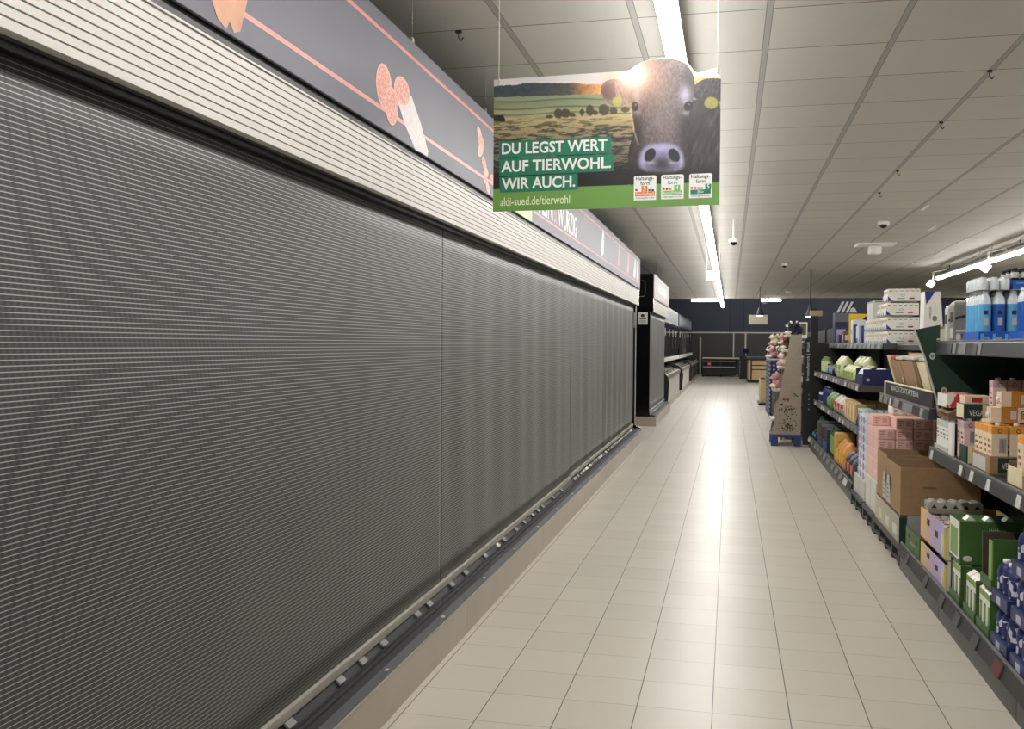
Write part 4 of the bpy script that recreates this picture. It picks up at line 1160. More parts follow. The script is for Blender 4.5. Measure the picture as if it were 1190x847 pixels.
# ================================================================ SHELVING ON THE RIGHT
def shelf_board(t, x, y0, y1, z, xb, rail_h=.06, tags=(), tilt=0.0, end_face=None):
    b = MB(); b.box(x, xb, y0, y1, z - .028, z, charc, .002)
    b.box(x, xb, y0, y0 + .004, z - .06, z - .02, charc); b.box(x, xb, y1 - .004, y1, z - .06, z - .02, charc)
    o = b.build('shelf', t)
    b = MB()
    b.prism([(x - .014 - tilt, z - rail_h), (x - .010 - tilt, z - rail_h - .004), (x, z - rail_h), (x, z + .006), (x - .006, z + .008), (x - .012, z - .006)], 'y', y0, y1, dark)
    b.box(x - .013, x - .002, y0, y1, z + .002, z + .009, railgr, .002)
    r = b.build('price_rail', o)
    for (ya, yb_, mt) in tags:
        b = MB(); b.prism([(x - .018 - tilt, z - rail_h + .004), (x - .0145, z - .010), (x - .0125, z - .008), (x - .0135 - tilt, z - rail_h + .002)], 'y', ya, yb_, mt); b.build('price_tag', r)
    return o
def base_unit(t, x, y0, y1, seams, tags=(), xb=1.74):
    pts = [y0] + list(seams) + [y1]
    for a, c in zip(pts, pts[1:]):
        b = MB(); b.box(x + .012, x + .03, a + .002, c - .002, 0, .135, dark, .002); b.build('kick_plate', t)
    b = MB(); b.box(x + .02, xb, y0, y1, .135, .17, charc, .003)
    b.box(x + .035, xb, y0 + .01, y0 + .02, 0, .135, black); b.box(x + .035, xb, y1 - .02, y1 - .01, 0, .135, black)
    o = b.build('base_shelf', t)
    b = MB(); b.prism([(x - .006, .105), (x + .016, .10), (x + .024, .165), (x + .024, .178), (x + .018, .180), (x + .012, .17)], 'y', y0, y1, charc)
    b.box(x + .014, x + .026, y0, y1, .172, .182, railgr, .002)
    r = b.build('price_rail', o)
    for (ya, yb_, mt) in tags:
        b = MB(); b.prism([(x - .014, .110), (x + .006, .166), (x + .011, .164), (x - .006, .106)], 'y', ya, yb_, mt); b.build('price_tag', r)
        
tagd = mat('price_tag_dark', (70, 70, 72), .4); tagr = mat('price_tag_red', (96, 44, 40), .45)
def uprights(t, ys, z, x=1.74):
    for yy in ys:
        b = MB(); b.box(x - .02, x + .04, yy - .03, yy + .03, 0, z, black, .003); b.build('upright', t)

t = thing('shelving_unit', 'nearest black shelving unit on the right, with cartons and green trays', 'shelving', (1.45, 4.2, 0))
b = MB(); b.box(1.76, 1.80, 2.4, 6.66, 0, 1.62, black); b.build('back_panel', t)
uprights(t, (2.43, 4.3, 5.9), 1.62)
base_unit(t, 1.10, 2.4, 6.68, (4.05, 5.475), [(5.30, 5.40, tagd), (4.95, 5.05, tagd), (4.60, 4.70, tagd), (4.22, 4.33, tagr), (6.3, 6.38, tagd), (5.72, 5.80, tagd)])
shelf_board(t, 1.15, 2.4, 5.05, .885, 1.74, .06, [(4.58, 4.64, tagw), (4.12, 4.18, tagw), (4.88, 4.94, tagw)], .006)
shelf_board(t, 1.15, 5.06, 5.92, .885, 1.74, .06, [(5.80, 5.86, tagw), (5.10, 5.16, tagw)], .006)
shelf_board(t, 1.18, 2.4, 5.92, 1.495, 1.74, .065, [(5.52, 5.62, tagd), (5.42, 5.48, taggr), (4.98, 5.06, tagd), (4.9, 4.96, taggr), (5.2, 5.36, taggr)], .004)

t = thing('shelving_unit', 'middle black shelving unit with a lettered dark board on its price rail', 'shelving', (1.45, 7.6, 0))
b = MB(); b.box(1.76, 1.80, 6.68, 9.38, 0, 1.62, black); b.build('back_panel', t)
uprights(t, (7.86, 9.36), 1.62)
sh = shelf_board(t, 1.15, 5.94, 7.84, 1.103, 1.74, .06, [(7.66, 7.78, taggr), (7.42, 7.58, taggr), (7.26, 7.33, tagw), (6.95, 7.15, taggr), (6.45, 6.8, taggr), (6.1, 6.2, taggr)], .004)
b = MB(); b.box(1.155, 1.165, 5.95, 7.66, 1.112, 1.20, mat('lettered_board_black', (34, 34, 36), .5), .002); b.box(1.152, 1.172, 5.95, 7.70, 1.20, 1.208, cream, .002); b.box(1.152, 1.168, 7.66, 7.70, 1.112, 1.2, cream)
b.build('letter_board', sh)
b = MB(); put_text(b, 'BACKZUTATEN', tagw, (1.1545, 7.40, 1.150), (0, -1, 0), (0, 0, 1), width=1.02, height=.036, bold=.01); b.build('lettering', sh)
shelf_board(t, 1.52, 6.3, 9.38, 1.49, 1.76, .05)

t = thing('shelving_unit', 'far black shelving unit with three shelves of mixed goods', 'shelving', (1.45, 11.9, 0))
b = MB(); b.box(1.76, 1.80, 9.40, 14.36, 0, 1.62, black); b.build('back_panel', t)
uprights(t, (9.44, 11.9, 14.3), 1.62)
rg = random.Random(9)
def tagrow(y0, y1, step, mts):
    r = []; y = y0
    while y < y1:
        w = step * rg.uniform(.45, .75); r.append((y, y + w, rg.choice(mts))); y += step * rg.uniform(.9, 1.2)
    return r
base_unit(t, 1.12, 9.40, 14.36, (11.0, 12.7), tagrow(9.7, 14.2, .42, (taggr, tagw, taggr)))
shelf_board(t, 1.20, 9.40, 14.34, .69, 1.76, .055, tagrow(9.5, 14.2, .28, (taggr, taggr, tagw)), .004)
shelf_board(t, 1.20, 9.40, 14.34, 1.10, 1.76, .055, tagrow(9.5, 14.2, .28, (taggr, taggr, tagw)), .004)
shelf_board(t, 1.40, 9.40, 14.34, 1.497, 1.76, .055, tagrow(9.5, 14.2, .34, (taggr, taggr, dark)), .004)
b = MB()
b.prism([(1.20, 1.04), (1.76, 1.04), (1.76, 1.10), (1.20, 1.10)], 'y', 9.385, 9.399, mat('shelf_side_grey', (74, 70, 66), .5)); b.build('shelf_side', t)
b = MB(); b.box(1.40, 1.76, 9.385, 9.399, 1.44, 1.497, MATS['shelf_side_grey']); b.build('shelf_side', t)
b = MB(); b.box(1.20, 1.76, 9.385, 9.399, .64, .69, MATS['shelf_side_grey']); b.build('shelf_side', t)

# black end cap with upright lettering
t = thing('shelf_end_panel', 'black shelf end panel with a rounded top and white upright lettering', 'end panel', (1.3, 14.42, 0))
b = MB(); pts = [(1.045, .03), (1.78, .03), (1.78, 1.45), (1.20, 1.52), (1.18, 1.57), (1.13, 1.60), (1.08, 1.58), (1.05, 1.52)]
b.prism(pts, 'y', 14.385, 14.42, black); b.build('panel', t)
b = MB(); put_text(b, 'Brotaufstrich | M\u00fcsli', tagw, (1.135, 14.383, .96), (0, 0, 1), (-1, 0, 0), width=.56, height=.05, bold=.01); b.build('lettering', t)
b = MB()
for k in range(4): b.ell((1.125, 14.383, .55 + .07 * k), (.012, .002, .014), taggr)
b.build('dot_print', t)
b = MB(); b.box(1.14, 1.25, 14.425, 14.50, 0, 2.02, black, .01); b.box(1.13, 1.30, 14.42, 14.52, 1.90, 1.98, mat('tan_cap', (150, 138, 118), .6), .006); b.build('post', t)
b = MB(); b.box(1.05, 1.78, 14.385, 14.43, 0, .03, mat('pale_skirting', (150, 148, 138), .5)); b.build('skirting', t)

# ---------------------------------------------------------------- product builders
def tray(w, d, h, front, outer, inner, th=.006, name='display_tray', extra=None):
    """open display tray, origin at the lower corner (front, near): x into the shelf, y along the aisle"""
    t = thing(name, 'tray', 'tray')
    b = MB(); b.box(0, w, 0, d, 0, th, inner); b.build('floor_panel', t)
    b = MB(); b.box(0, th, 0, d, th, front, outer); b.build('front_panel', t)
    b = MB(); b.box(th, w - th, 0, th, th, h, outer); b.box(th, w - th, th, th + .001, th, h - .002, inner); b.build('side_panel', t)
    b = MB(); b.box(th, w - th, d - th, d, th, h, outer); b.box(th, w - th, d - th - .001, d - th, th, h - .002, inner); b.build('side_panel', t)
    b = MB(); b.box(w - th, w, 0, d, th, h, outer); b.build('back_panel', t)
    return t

def gable(w, d, h, body, top, cap, band=.035, script=True, rows=True, name='drink_carton'):
    """one litre drink carton: front print towards -x, bar code towards -y"""
    t = thing(name, 'carton', 'carton')
    b = MB(); b.box(0, w, 0, d, 0, h, body, .003)
    b.box(-.0006, w + .0006, -.0006, d + .0006, h - band, h + .0006, top, .003)
    b.quad((w * .95, -.0005, h * .04), (w * .95, -.0005, h * .12), (w * .05, -.0005, h * .12), (w * .05, -.0005, h * .04), top) if False else None
    barcode(b, (w * .45, -.0012, h * .42), (1, 0, 0), (0, 0, 1), w * .46, h * .34, inkb, tagw, 7, 3)
    if script: put_text(b, 'oat', inkb, (w * .25, -.0014, h * .16), (1, 0, 0), (0, 0, 1), width=w * .6, height=h * .08, bold=.02)
    b.add([(w * .5 + .010 * math.cos(k * .5236), -.0012, h * .90 + .010 * math.sin(k * .5236)) for k in range(12)], [tuple(range(12))], inkb)
    b.add([(w * .5 + .007 * math.cos(k * .5236), -.0016, h * .90 + .007 * math.sin(k * .5236)) for k in range(12)], [tuple(range(12))], top)
    if rows:
        for k in range(3):
            for q in range(2):
                b.box(-.001, 0, d * (.22 + .34 * q), d * (.22 + .34 * q) + d * .2, h * (.66 - .12 * k), h * (.66 - .12 * k) + h * .055, inkb if (k + q) % 3 else top)
    b.build('body', t)
    b = MB(); b.lathe([(.013, 0), (.013, .012), (.011, .015), (.002, .015)], (w * .5, d * .5, h), cap, 12); b.build('cap', t)
    return t

def brick(w, d, h, m_, band=None, ink=None, bev=.008, name='wrapped_pack', dec=True, seed=1):
    t = thing(name, 'pack', 'pack')
    b = MB(); b.box(0, w, 0, d, 0, h, m_, bev)
    if dec:
        rg = random.Random(seed)
        if ink:
            barcode(b, (w * .55, -.0008, h * .2), (1, 0, 0), (0, 0, 1), w * .3, h * .6, ink, m_, 6, seed)
            for k in range(3): b.box(w * .12, w * (.30 + .06 * k), -.0012, -.0002, h * (.28 + .2 * k), h * (.36 + .2 * k), ink)
        if band:
            b.box(-.0012, -.0002, d * .55, d * .92, h * .12, h * .88, band)
            b.box(-.0014, -.0002, d * .12, d * .4, h * .35, h * .62, ink or band)
    b.build('body', t)
    return t

def bottle(r, h, body, cap, label=None, neck=.5, name='bottle'):
    t = thing(name, 'bottle', 'bottle')
    b = MB(); b.lathe([(r * .9, 0), (r, .006), (r, h * .76), (r * .88, h * .84), (r * neck, h * .93), (r * neck, h * .96)], (0, 0, 0), body, 14); b.build('body', t)
    if label:
        b = MB(); b.lathe([(r * 1.012, h * .12), (r * 1.014, h * .13), (r * 1.014, h * .72), (r * 1.012, h * .73)], (0, 0, 0), label, 14); b.box(-r * .35, r * .35, -r * 1.03, -r * .95, h * .30, h * .46, tagw); b.box(-r * .4, r * .3, -r * 1.03, -r * .95, h * .52, h * .60, navy); b.build('label', t)
    b = MB(); b.lathe([(r * neck * 1.15, h * .94), (r * neck * 1.15, h), (r * .1, h)], (0, 0, 0), cap, 12); b.build('cap', t)
    return t

def pouch(w, d, h, m_, print_m, name='bag', seed=3):
    t = thing(name, 'bag', 'bag')
    rg = random.Random(seed); b = MB(); n = 12; prof = []
    lv = [(0, .8), (.08, 1.0), (.35, 1.08), (.65, .95), (.85, .62), (.95, .25), (1.0, .18)]
    vs, fs = [], []
    for zt, k in lv:
        for i in range(n):
            a = 2 * math.pi * i / n
            ex = .5
            cx = math.copysign(abs(math.cos(a)) ** ex, math.cos(a)); cy = math.copysign(abs(math.sin(a)) ** ex, math.sin(a))
            kk = k * (1 + .08 * (rg.random() - .5))
            vs.append((w / 2 + cx * w / 2 * kk, d / 2 + cy * d / 2 * (.9 if zt > .8 else 1) * (1 if zt > .8 else kk), h * zt))
    for j in range(len(lv) - 1):
        for i in range(n):
            q = (i + 1) % n; fs.append((j * n + i, j * n + q, (j + 1) * n + q, (j + 1) * n + i))
    fs.append(tuple(range(n - 1, -1, -1))); fs.append(tuple((len(lv) - 1) * n + i for i in range(n)))
    b.add(vs, fs, m_, True); b.build('body', t)
    b = MB(); b.box(-.03 * w, .03 * w, d * .2, d * .8, h * .25, h * .62, print_m, .004); b.box(w * .25, w * .75, -.04 * d, .02 * d, h * .25, h * .6, print_m, .004); b.build('print', t)
    return t

def place(root, loc, label, group=None, rot=(0, 0, 0)):
    root.location = loc; root.rotation_euler = rot; root['label'] = label
    if group: root['group'] = group
    return root

# ---------------------------------------------------------------- near unit, middle shelf (z .885)
Z1 = .885
oatP = mat('pink_oat_carton', (222, 194, 184), .45); lil = mat('lilac_print', (196, 158, 168), .45)
orT = gable(.07, .074, .215, oat, orange, white)
PO = Proto(orT)
brown_tray = tray(.33, .33, .085, .085, card, card_in)
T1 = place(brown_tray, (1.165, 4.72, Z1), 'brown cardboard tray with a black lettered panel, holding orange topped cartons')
b = MB(); b.box(.035, .135, -.0015, 0, .008, .078, greend); o = b.build('lettered_panel', T1, True); 
b = MB(); put_text(b, 'VEGAN', tagw, (.05, -.0025, .026), (1, 0, 0), (0, 0, 1), width=.085, height=.03, bold=.01); b.build('lettering', o, True)
b = MB(); b.box(-.0015, 0, .07, .30, .008, .072, tagw); b.build('blank_sticker', T1, True)
k = 0
for ix in range(4):
    for iy in range(4 if ix == 0 else 2):
        PO.place((1.175 + .078 * ix, 4.735 + .078 * iy - (.0), Z1 + .0065), 'orange topped oat drink carton in the brown tray, %s row, %s from near' % (ROW[ix], ORD[iy]), 'orange topped cartons in the brown tray')
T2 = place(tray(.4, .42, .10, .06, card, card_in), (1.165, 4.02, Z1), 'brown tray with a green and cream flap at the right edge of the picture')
b = MB(); b.box(-.002, 0, .20, .40, .01, .085, cream); b.box(-.003, -.001, .05, .16, .0, .075, greend); b.build('torn_flap', T2, True)
for ix in range(3):
    for iy in range(3):
        PO.place((1.178 + .08 * ix, 4.10 + .085 * iy, Z1 + .0065), 'orange topped carton in the tray at the picture edge, %s row, %s from near' % (ROW[ix], ORD[iy]), 'orange topped cartons at the right picture edge')
# lying cartons
def lying(w, d, h):
    t = thing('lying_carton', 'carton', 'carton')
    b = MB(); b.box(0, w, 0, d, 0, h, oat, .003)
    b.box(.045, .115, -.0008, d, h * .02, h + .0008, ochre); b.box(.085, .110, -.0014, -.0006, h * .22, h * .8, tagw)
    for q in range(7): b.box(-.001, 0, d * (.12 + .11 * q), d * (.18 + .11 * q), h * (.2 + .1 * ((q * 3) % 5)), h * (.3 + .1 * ((q * 3) % 5)), inkb)
    put_text(b, 'oat', inkb, (.128, -.0012, h * .78), (0, 0, -1), (1, 0, 0), width=h * .58, height=.022, bold=.02)
    for q in range(6): b.box(.165, .20, -.0012, -.0004, h * (.14 + .13 * q), h * (.20 + .13 * q), inkb)
    b.build('body', t)
    b = MB(); b.lathe([(.012, 0), (.012, .01), (.002, .012)], (0, 0, 0), white, 10)
    b.v = [(-v[2], v[1] + d * .5, v[0] + h * .5) for v in b.v]; b.build('cap', t)
    return t
PL = Proto(lying(.215, .07, .07))
PL.place((1.180, 4.78, 1.1215), 'carton with an ochre stripe lying on the orange topped cartons, lower of two', 'lying ochre striped cartons')
PL.place((1.225, 4.79, 1.193), 'carton with an ochre stripe lying on its twin, upper of two', 'lying ochre striped cartons')
# pink cartons, dark flap, upper tray
PP = Proto(gable(.062, .072, .197, oatP, lil, white, name='drink_carton'))
for ix in range(3):
    for iy in range(2):
        PP.place((1.19 + .066 * ix, 5.33 + .075 * iy, Z1), 'pink carton under the lettered dark green box, %s row, %s from near' % (ROW[ix], ORD[iy]), 'pink cartons on the shelf')
t = thing('folded_flap', 'small dark green and cream flap standing before the pink cartons', 'flap', (1.17, 5.18, Z1))
b = MB(); b.box(1.166, 1.172, 5.16, 5.31, Z1, Z1 + .085, greend); b.build('dark_half', t)
b = MB(); b.box(1.172, 1.225, 5.16, 5.166, Z1, Z1 + .085, cream); b.build('cream_half', t)
t = thing('lettered_box', 'dark green lettered box with a cream side on the pink cartons', 'box', (1.25, 5.45, 1.099))
b = MB(); b.box(1.19, 1.34, 5.34, 5.50, 1.099, 1.172, greend, .002); b.box(1.189, 1.19, 5.342, 5.498, 1.10, 1.171, cream); o = b.build('body', t)
b = MB(); put_text(b, 'VEGAN', tagw, (1.215, 5.338, 1.112), (1, 0, 0), (0, 0, 1), width=.09, height=.03, bold=.01); b.build('lettering', o)
t = thing('small_carton', 'small white carton with a red stripe on the lettered box', 'carton', (1.25, 5.44, 1.172))
b = MB(); b.box(1.20, 1.32, 5.37, 5.48, 1.172, 1.215, oat, .003); b.box(1.235, 1.285, 5.369, 5.37, 1.180, 1.206, red); b.build('body', t)
# supporting tray with the upper pink row
T = place(tray(.44, .2, .075, .075, card, card_in), (1.262, 5.07, Z1 + .2155), 'flat brown tray under the upper row of pink cartons')
for ix in range(6):
    PP.place((1.268 + .066 * ix, 5.10, Z1 + .2155 + .0065), 'pink oat drink carton in the upper row, %s from the front' % ORD[ix], 'upper row of pink cartons')
# white and red cartons at the far end of the shelf
PW = Proto(gable(.056, .074, .165, white, tagw, white, script=False, name='drink_carton'))
t = place(tray(.27, .34, .03, .03, tagw, card_in), (1.16, 5.56, Z1), 'low white tray at the far end of the carton shelf')
for ix in range(3):
    for iy in range(4):
        PW.place((1.168 + .060 * ix, 5.572 + .078 * iy, Z1 + .0065), 'slim white carton at the far end of the shelf, %s row, %s from near' % (ROW[ix], ORD[iy]), 'slim white cartons')
t = thing('crushed_tray', 'crushed brown tray lying on the slim white cartons', 'tray', (1.24, 5.7, Z1 + .187))
b = MB(); z0 = Z1 + .187
b.prism([(1.17, z0), (1.33, z0), (1.34, z0 + .05), (1.32, z0 + .062), (1.2, z0 + .055), (1.165, z0 + .03)], 'y', 5.59, 5.88, card_in); b.build('body', t)
b = MB(); b.add([(1.17, 5.59, z0 + .03), (1.135, 5.60, z0 + .05), (1.14, 5.8, z0 + .06), (1.17, 5.82, z0 + .03)], [(0, 1, 2, 3), (3, 2, 1, 0)], cream); b.build('flap', t)
t = thing('red_carton', 'red and white printed carton topping the slim white cartons', 'carton', (1.24, 5.7, z0 + .062))
rw = speckle_material('red_white_print', (190, 66, 60), (232, 214, 206), 22, .54)
b = MB(); b.box(1.165, 1.30, 5.62, 5.86, z0 + .062, z0 + .140, rw, .003); b.box(1.164, 1.165, 5.63, 5.85, z0 + .066, z0 + .136, white); b.build('body', t)
t = thing('white_divider', 'upright white edged dark divider between the white and pink cartons', 'divider', (1.18, 5.5, Z1))
b = MB(); b.box(1.160, 1.175, 5.46, 5.545, Z1, Z1 + .175, white, .002); b.box(1.175, 1.30, 5.50, 5.545, Z1, Z1 + .17, inkb); b.build('body', t)

# ---------------------------------------------------------------- near unit, top shelf (z 1.495)
Z2 = 1.4955
greyprint = mat('grey_pack_print', (122, 118, 112), .35); silver = mat('silver_pack', (166, 162, 156), .3, .3)
def coffee(w, d, h, base, side, dk):
    t = thing('coffee_pack', 'pack', 'pack')
    b = MB(); b.box(0, w, 0, d, 0, h * .93, base, .006); b.box(w * .06, w * .94, d * .1, d * .9, h * .93, h, side, .004); b.build('body', t)
    b = MB()
    b.add([(w * .08, -.001, h * .55), (w * .92, -.001, h * .63), (w * .92, -.001, h * .70), (w * .08, -.001, h * .62)], [(0, 1, 2, 3)], dk)
    b.box(w * .15, w * .8, -.0012, -.0004, h * .26, h * .31, tagw)
    b.ell((w * .3, -.001, h * .12), (w * .16, .0006, h * .10), tagw); b.ell((w * .7, -.001, h * .17), (w * .18, .0006, h * .07), dk)
    b.box(-.001, 0, d * .15, d * .85, h * .1, h * .35, tagw); b.box(-.001, 0, d * .2, d * .8, h * .5, h * .75, dk)
    b.build('print', t)
    return t
PC1 = Proto(coffee(.08, .10, .225, greyprint, silver, inkb))
for k in range(3):
    PC1.place((1.215 + .086 * k, 5.72, Z2), 'grey coffee pack beside the blue bottles on the top shelf, %s from the front' % ORD[k], 'grey coffee packs')
PC2 = Proto(coffee(.07, .075, .21, tagw, white, inkb))
PC2.place((1.205, 5.832, Z2), 'narrow black and white pack between the grey coffee packs and the green board')
t = thing('arched_card', 'white arched display card behind the black and white pack', 'card', (1.3, 6.6, 1.4905))
b = MB(); arc = [(1.53 + .09 * math.cos(a), 1.70 + .09 * math.sin(a)) for a in [math.pi * k / 10 for k in range(11)]]
b.prism([(1.44, 1.4905), (1.62, 1.4905)] + arc, 'y', 7.00, 7.012, white); o = b.build('card', t)
b = MB()
b.prism([(1.46, 1.52), (1.60, 1.52), (1.60, 1.58), (1.46, 1.58)], 'y', 6.997, 7.0, greyprint)
b.prism([(1.53 + .07 * math.cos(a), 1.70 + .07 * math.sin(a)) for a in [math.pi * k / 10 for k in range(11)]], 'y', 6.997, 7.0, inkb)
put_text(b, 'WOW', white, (1.48, 6.996, 1.71), (1, 0, 0), (0, 0, 1), width=.10, height=.03, bold=.02) if False else None
b.build('print', o)
t = thing('leaflet', 'loose white leaflet lying by the coffee packs on the shelf edge', 'leaflet', (1.22, 5.62, Z2))
b = MB(); b.prism([(1.19, Z2), (1.30, Z2), (1.33, Z2 + .022), (1.31, Z2 + .026), (1.2, Z2 + .003)], 'y', 5.56, 5.70, tagw); b.build('sheet', t)
# tray of blue bottles
waterb = mat('bottle_blue_wrap', (38, 92, 176), .3, spec=.6); waterl = mat('bottle_light_blue_wrap', (96, 168, 214), .3, spec=.6)
clear = mat('bottle_clear', (216, 222, 226), .2, spec=.6); capw = mat('white_cap', (232, 232, 232), .35)
def bluetray(w, d, h):
    t = thing('bottle_tray', 'tray', 'tray')
    b = MB(); b.box(0, w, 0, d, 0, .006, blue); b.box(0, .005, 0, d, .006, h, blue); b.box(w - .005, w, 0, d, .006, h, blue); b.box(.005, w - .005, 0, .005, .006, h, blue); b.box(.005, w - .005, d - .005, d, .006, h, blue)
    b.build('body', t)
    b = MB()
    for k in range(4):
        x = w * (.04 + .21 * k)
        b.box(x, x + w * .05, -.0012, -.0002, h * .2, h * .8, lblue); put_text(b, 'water', white, (x + w * .06, -.0012, h * .3), (1, 0, 0), (0, 0, 1), width=w * .10, height=h * .25)
    b.box(w * .87, w * .96, -.0014, -.0002, h * .12, h * .9, tagw); b.build('print', t)
    return t
PT = Proto(bluetray(.27, .33, .052))
PT.place((1.225, 5.22, Z2), 'blue tray of water bottles on the top shelf, beside the coffee packs', 'blue bottle trays')
PT.place((1.225, 4.85, Z2), 'blue tray of water bottles on the top shelf, at the right picture edge', 'blue bottle trays') if False else None
PB = Proto(bottle(.030, .255, clear, capw, waterb))
PBl = Proto(bottle(.030, .255, clear, capw, waterl))
for ix in range(4):
    for iy in range(5):
        pr = PBl if (ix == 0 or (ix == 2 and iy % 2 == 0)) else PB
        pr.place((1.225 + .037 + .0655 * ix, 5.22 + .038 + .0635 * iy, Z2 + .0065), '%s water bottle in the blue tray, %s row, %s from near' % ('light blue' if pr is PBl else 'blue', ROW[ix], ORD[iy]), 'water bottles in the blue tray')
# second tray, deeper and nearer
PT.place((1.345, 4.80, Z2), 'blue tray of water bottles cut by the right picture edge', 'blue bottle trays')
for ix in range(3):
    for iy in range(4):
        PB.place((1.345 + .037 + .0655 * ix, 4.80 + .04 + .0635 * iy, Z2 + .0065), 'blue water bottle in the tray at the picture edge, %s row, %s from near' % (ROW[ix], ORD[iy]), 'water bottles at the right picture edge')
# small bottles lying in a second layer, boxes and jars on top
PS = Proto(bottle(.022, .064, clear, capw, None, .6))
t = thing('card_sheet', 'white card sheet between the two layers of bottles', 'sheet', (1.34, 5.37, Z2 + .262))
b = MB(); b.box(1.22, 1.49, 5.22, 5.54, Z2 + .262, Z2 + .264, tagw); b.build('sheet', t)
for ix in range(3):
    for iy in range(6):
        PS.place((1.252 + .05 * ix, 5.248 + .052 * iy, Z2 + .2645), 'small clear bottle above the blue bottles, %s row, %s from near' % (ROW[ix], ORD[iy]), 'small clear bottles in the upper layer')
t = thing('blue_box', 'flat blue box on top of the clear bottles at the right edge', 'box', (1.5, 5.3, Z2 + .264))
b = MB(); b.box(1.385, 1.62, 5.235, 5.53, Z2 + .2642, Z2 + .312, waterb, .003); b.box(1.40, 1.46, 5.234, 5.235, Z2 + .295, Z2 + .30, lblue); b.build('body', t)
b = MB(); b.box(1.38, 1.63, 5.24, 5.53, Z2 + .312, Z2 + .317, black); tag(b.build('jar_tray'), 'shallow black tray under the small dark jars', 'tray')
jar = thing('jar', 'jar', 'jar')
b = MB(); b.lathe([(.016, 0), (.018, .004), (.018, .04), (.015, .046)], (0, 0, 0), mat('dark_jar_glass', (40, 38, 40), .2), 12); b.build('body', jar)
b = MB(); b.lathe([(.0184, .008), (.0186, .009), (.0186, .034), (.0184, .035)], (0, 0, 0), tagw, 12); b.build('label', jar)
b = MB(); b.lathe([(.017, .046), (.017, .058), (.002, .059)], (0, 0, 0), black, 12); b.build('lid', jar)
PJ = Proto(jar)
for ix in range(5):
    for iy in range(3):
        PJ.place((1.402 + .046 * ix, 5.27 + .09 * iy, Z2 + .3175), 'small dark jar on the blue box, %s from the left, %s row' % (ORD[ix], ORD[iy]), 'small dark jars')

# ---------------------------------------------------------------- near unit, base shelf (z .17)
Z0 = .1705
# green open carton
t = place(tray(.42, .46, .205, .14, green, mat('grey_inside', (150, 150, 146), .7)), (1.13, 6.12, Z0), 'open green carton between the brown boxes and the egg displays')
b = MB(); b.box(-.001, 0, .08, .13, .08, .105, inkb); b.box(-.001, 0, .32, .37, .08, .105, inkb); put_text(b, 'frisch', tagw, (-.0012, .30, .05), (0, -1, 0), (0, 0, 1), width=.15, height=.022); b.build('print', t, True)
# egg displays
grad = gradient_material('sunset_print', 1, [(0.0, (214, 208, 196)), (.12, (172, 168, 206)), (.30, (178, 158, 204)), (.48, (224, 158, 160)), (.62, (232, 178, 112)), (.70, (228, 190, 92))])
def eggtray(h, front):
    t = tray(.42, .70, h, front, grad, card_in, name='egg_display')
    b = MB(); b.box(-.0015, .0, .22, .29, front * .45, front * .65, inkb); b.build('hand_hole', t)
    b = MB(); b.box(-.0015, .0, .44, .51, front * .6, front * .8, inkb); b.build('hand_hole', t)
    b = MB(); b.box(.02, .40, -.0012, 0, .01, h - .01, yelgreen); b.box(-.0015, 0, .0, .06, .0, front, yelgreen); b.ell((-.001, .11, front * .45), (.001, .03, front * .3), mat('chick_print', (226, 218, 160), .6)); b.build('print', t)
    return t
E1 = place(eggtray(.165, .135), (1.13, 5.385, Z0), 'lower of two sunset coloured egg displays')
E2 = place(eggtray(.175, .175), (1.128, 5.385, Z0 + .1655), 'upper of two sunset coloured egg displays')
def eggbox(lid_m):
    t = thing('egg_carton', 'egg carton', 'egg carton')
    b = MB(); b.prism([(0, .03), (.005, .0), (.115, .0), (.12, .03)], 'x', 0, .29, greypulp); b.v = [(v[0], v[1], v[2]) for v in b.v]; b.build('bottom', t)
    b = MB(); b.prism([(-.002, .03), (.122, .03), (.112, .066), (.008, .066)], 'x', -.002, .292, lid_m)
    for k in range(5):
        x = .029 + .058 * k
        for y in (.032, .088):
            b.lathe([(.024, .06), (.018, .074), (.004, .076)], (x, y, 0), lid_m, 8)
    for k in range(5):
        x = .029 + .058 * k; b.add([(x - .016, -.0015, .034), (x + .016, -.0015, .034), (x, .004, .055)], [(0, 1, 2)], inkb)
    for y in (.032, .088): b.add([(-.0035, y + .014, .034), (-.0035, y - .014, .034), (.003, y, .055)], [(0, 1, 2)], inkb)
    b.build('lid', t)
    return t
PE = Proto(eggbox(greypulp)); PEc = Proto(eggbox(speckle_material('egg_lid_print', (196, 188, 180), (150, 96, 92), 18, .52)))
zt = Z0 + .1655 + .0065
for iy in range(5):
    for k in range(2):
        far = iy >= 3
        top = (k == 1)
        if top and iy in (0,): continue
        pr = PE if (far or not top) else PEc
        pr.place((1.142, 5.40 + .132 * iy, zt + .077 * k), '%s egg carton in the upper egg display, %s from the near end, %s layer' % ('plain grey' if pr is PE else 'printed', ORD[iy], ('lower', 'upper')[k]), 'egg cartons in the display')
PE.place((1.142, 5.93, zt + .154), 'plain grey egg carton at the very top of the egg display stack', 'egg cartons in the display')
for iy in range(4):
    PE.place((1.142, 5.42 + .150 * iy, Z0 + .0065), 'plain grey egg carton in the lower egg display, %s from the near end' % ORD[iy], 'egg cartons in the lower display')
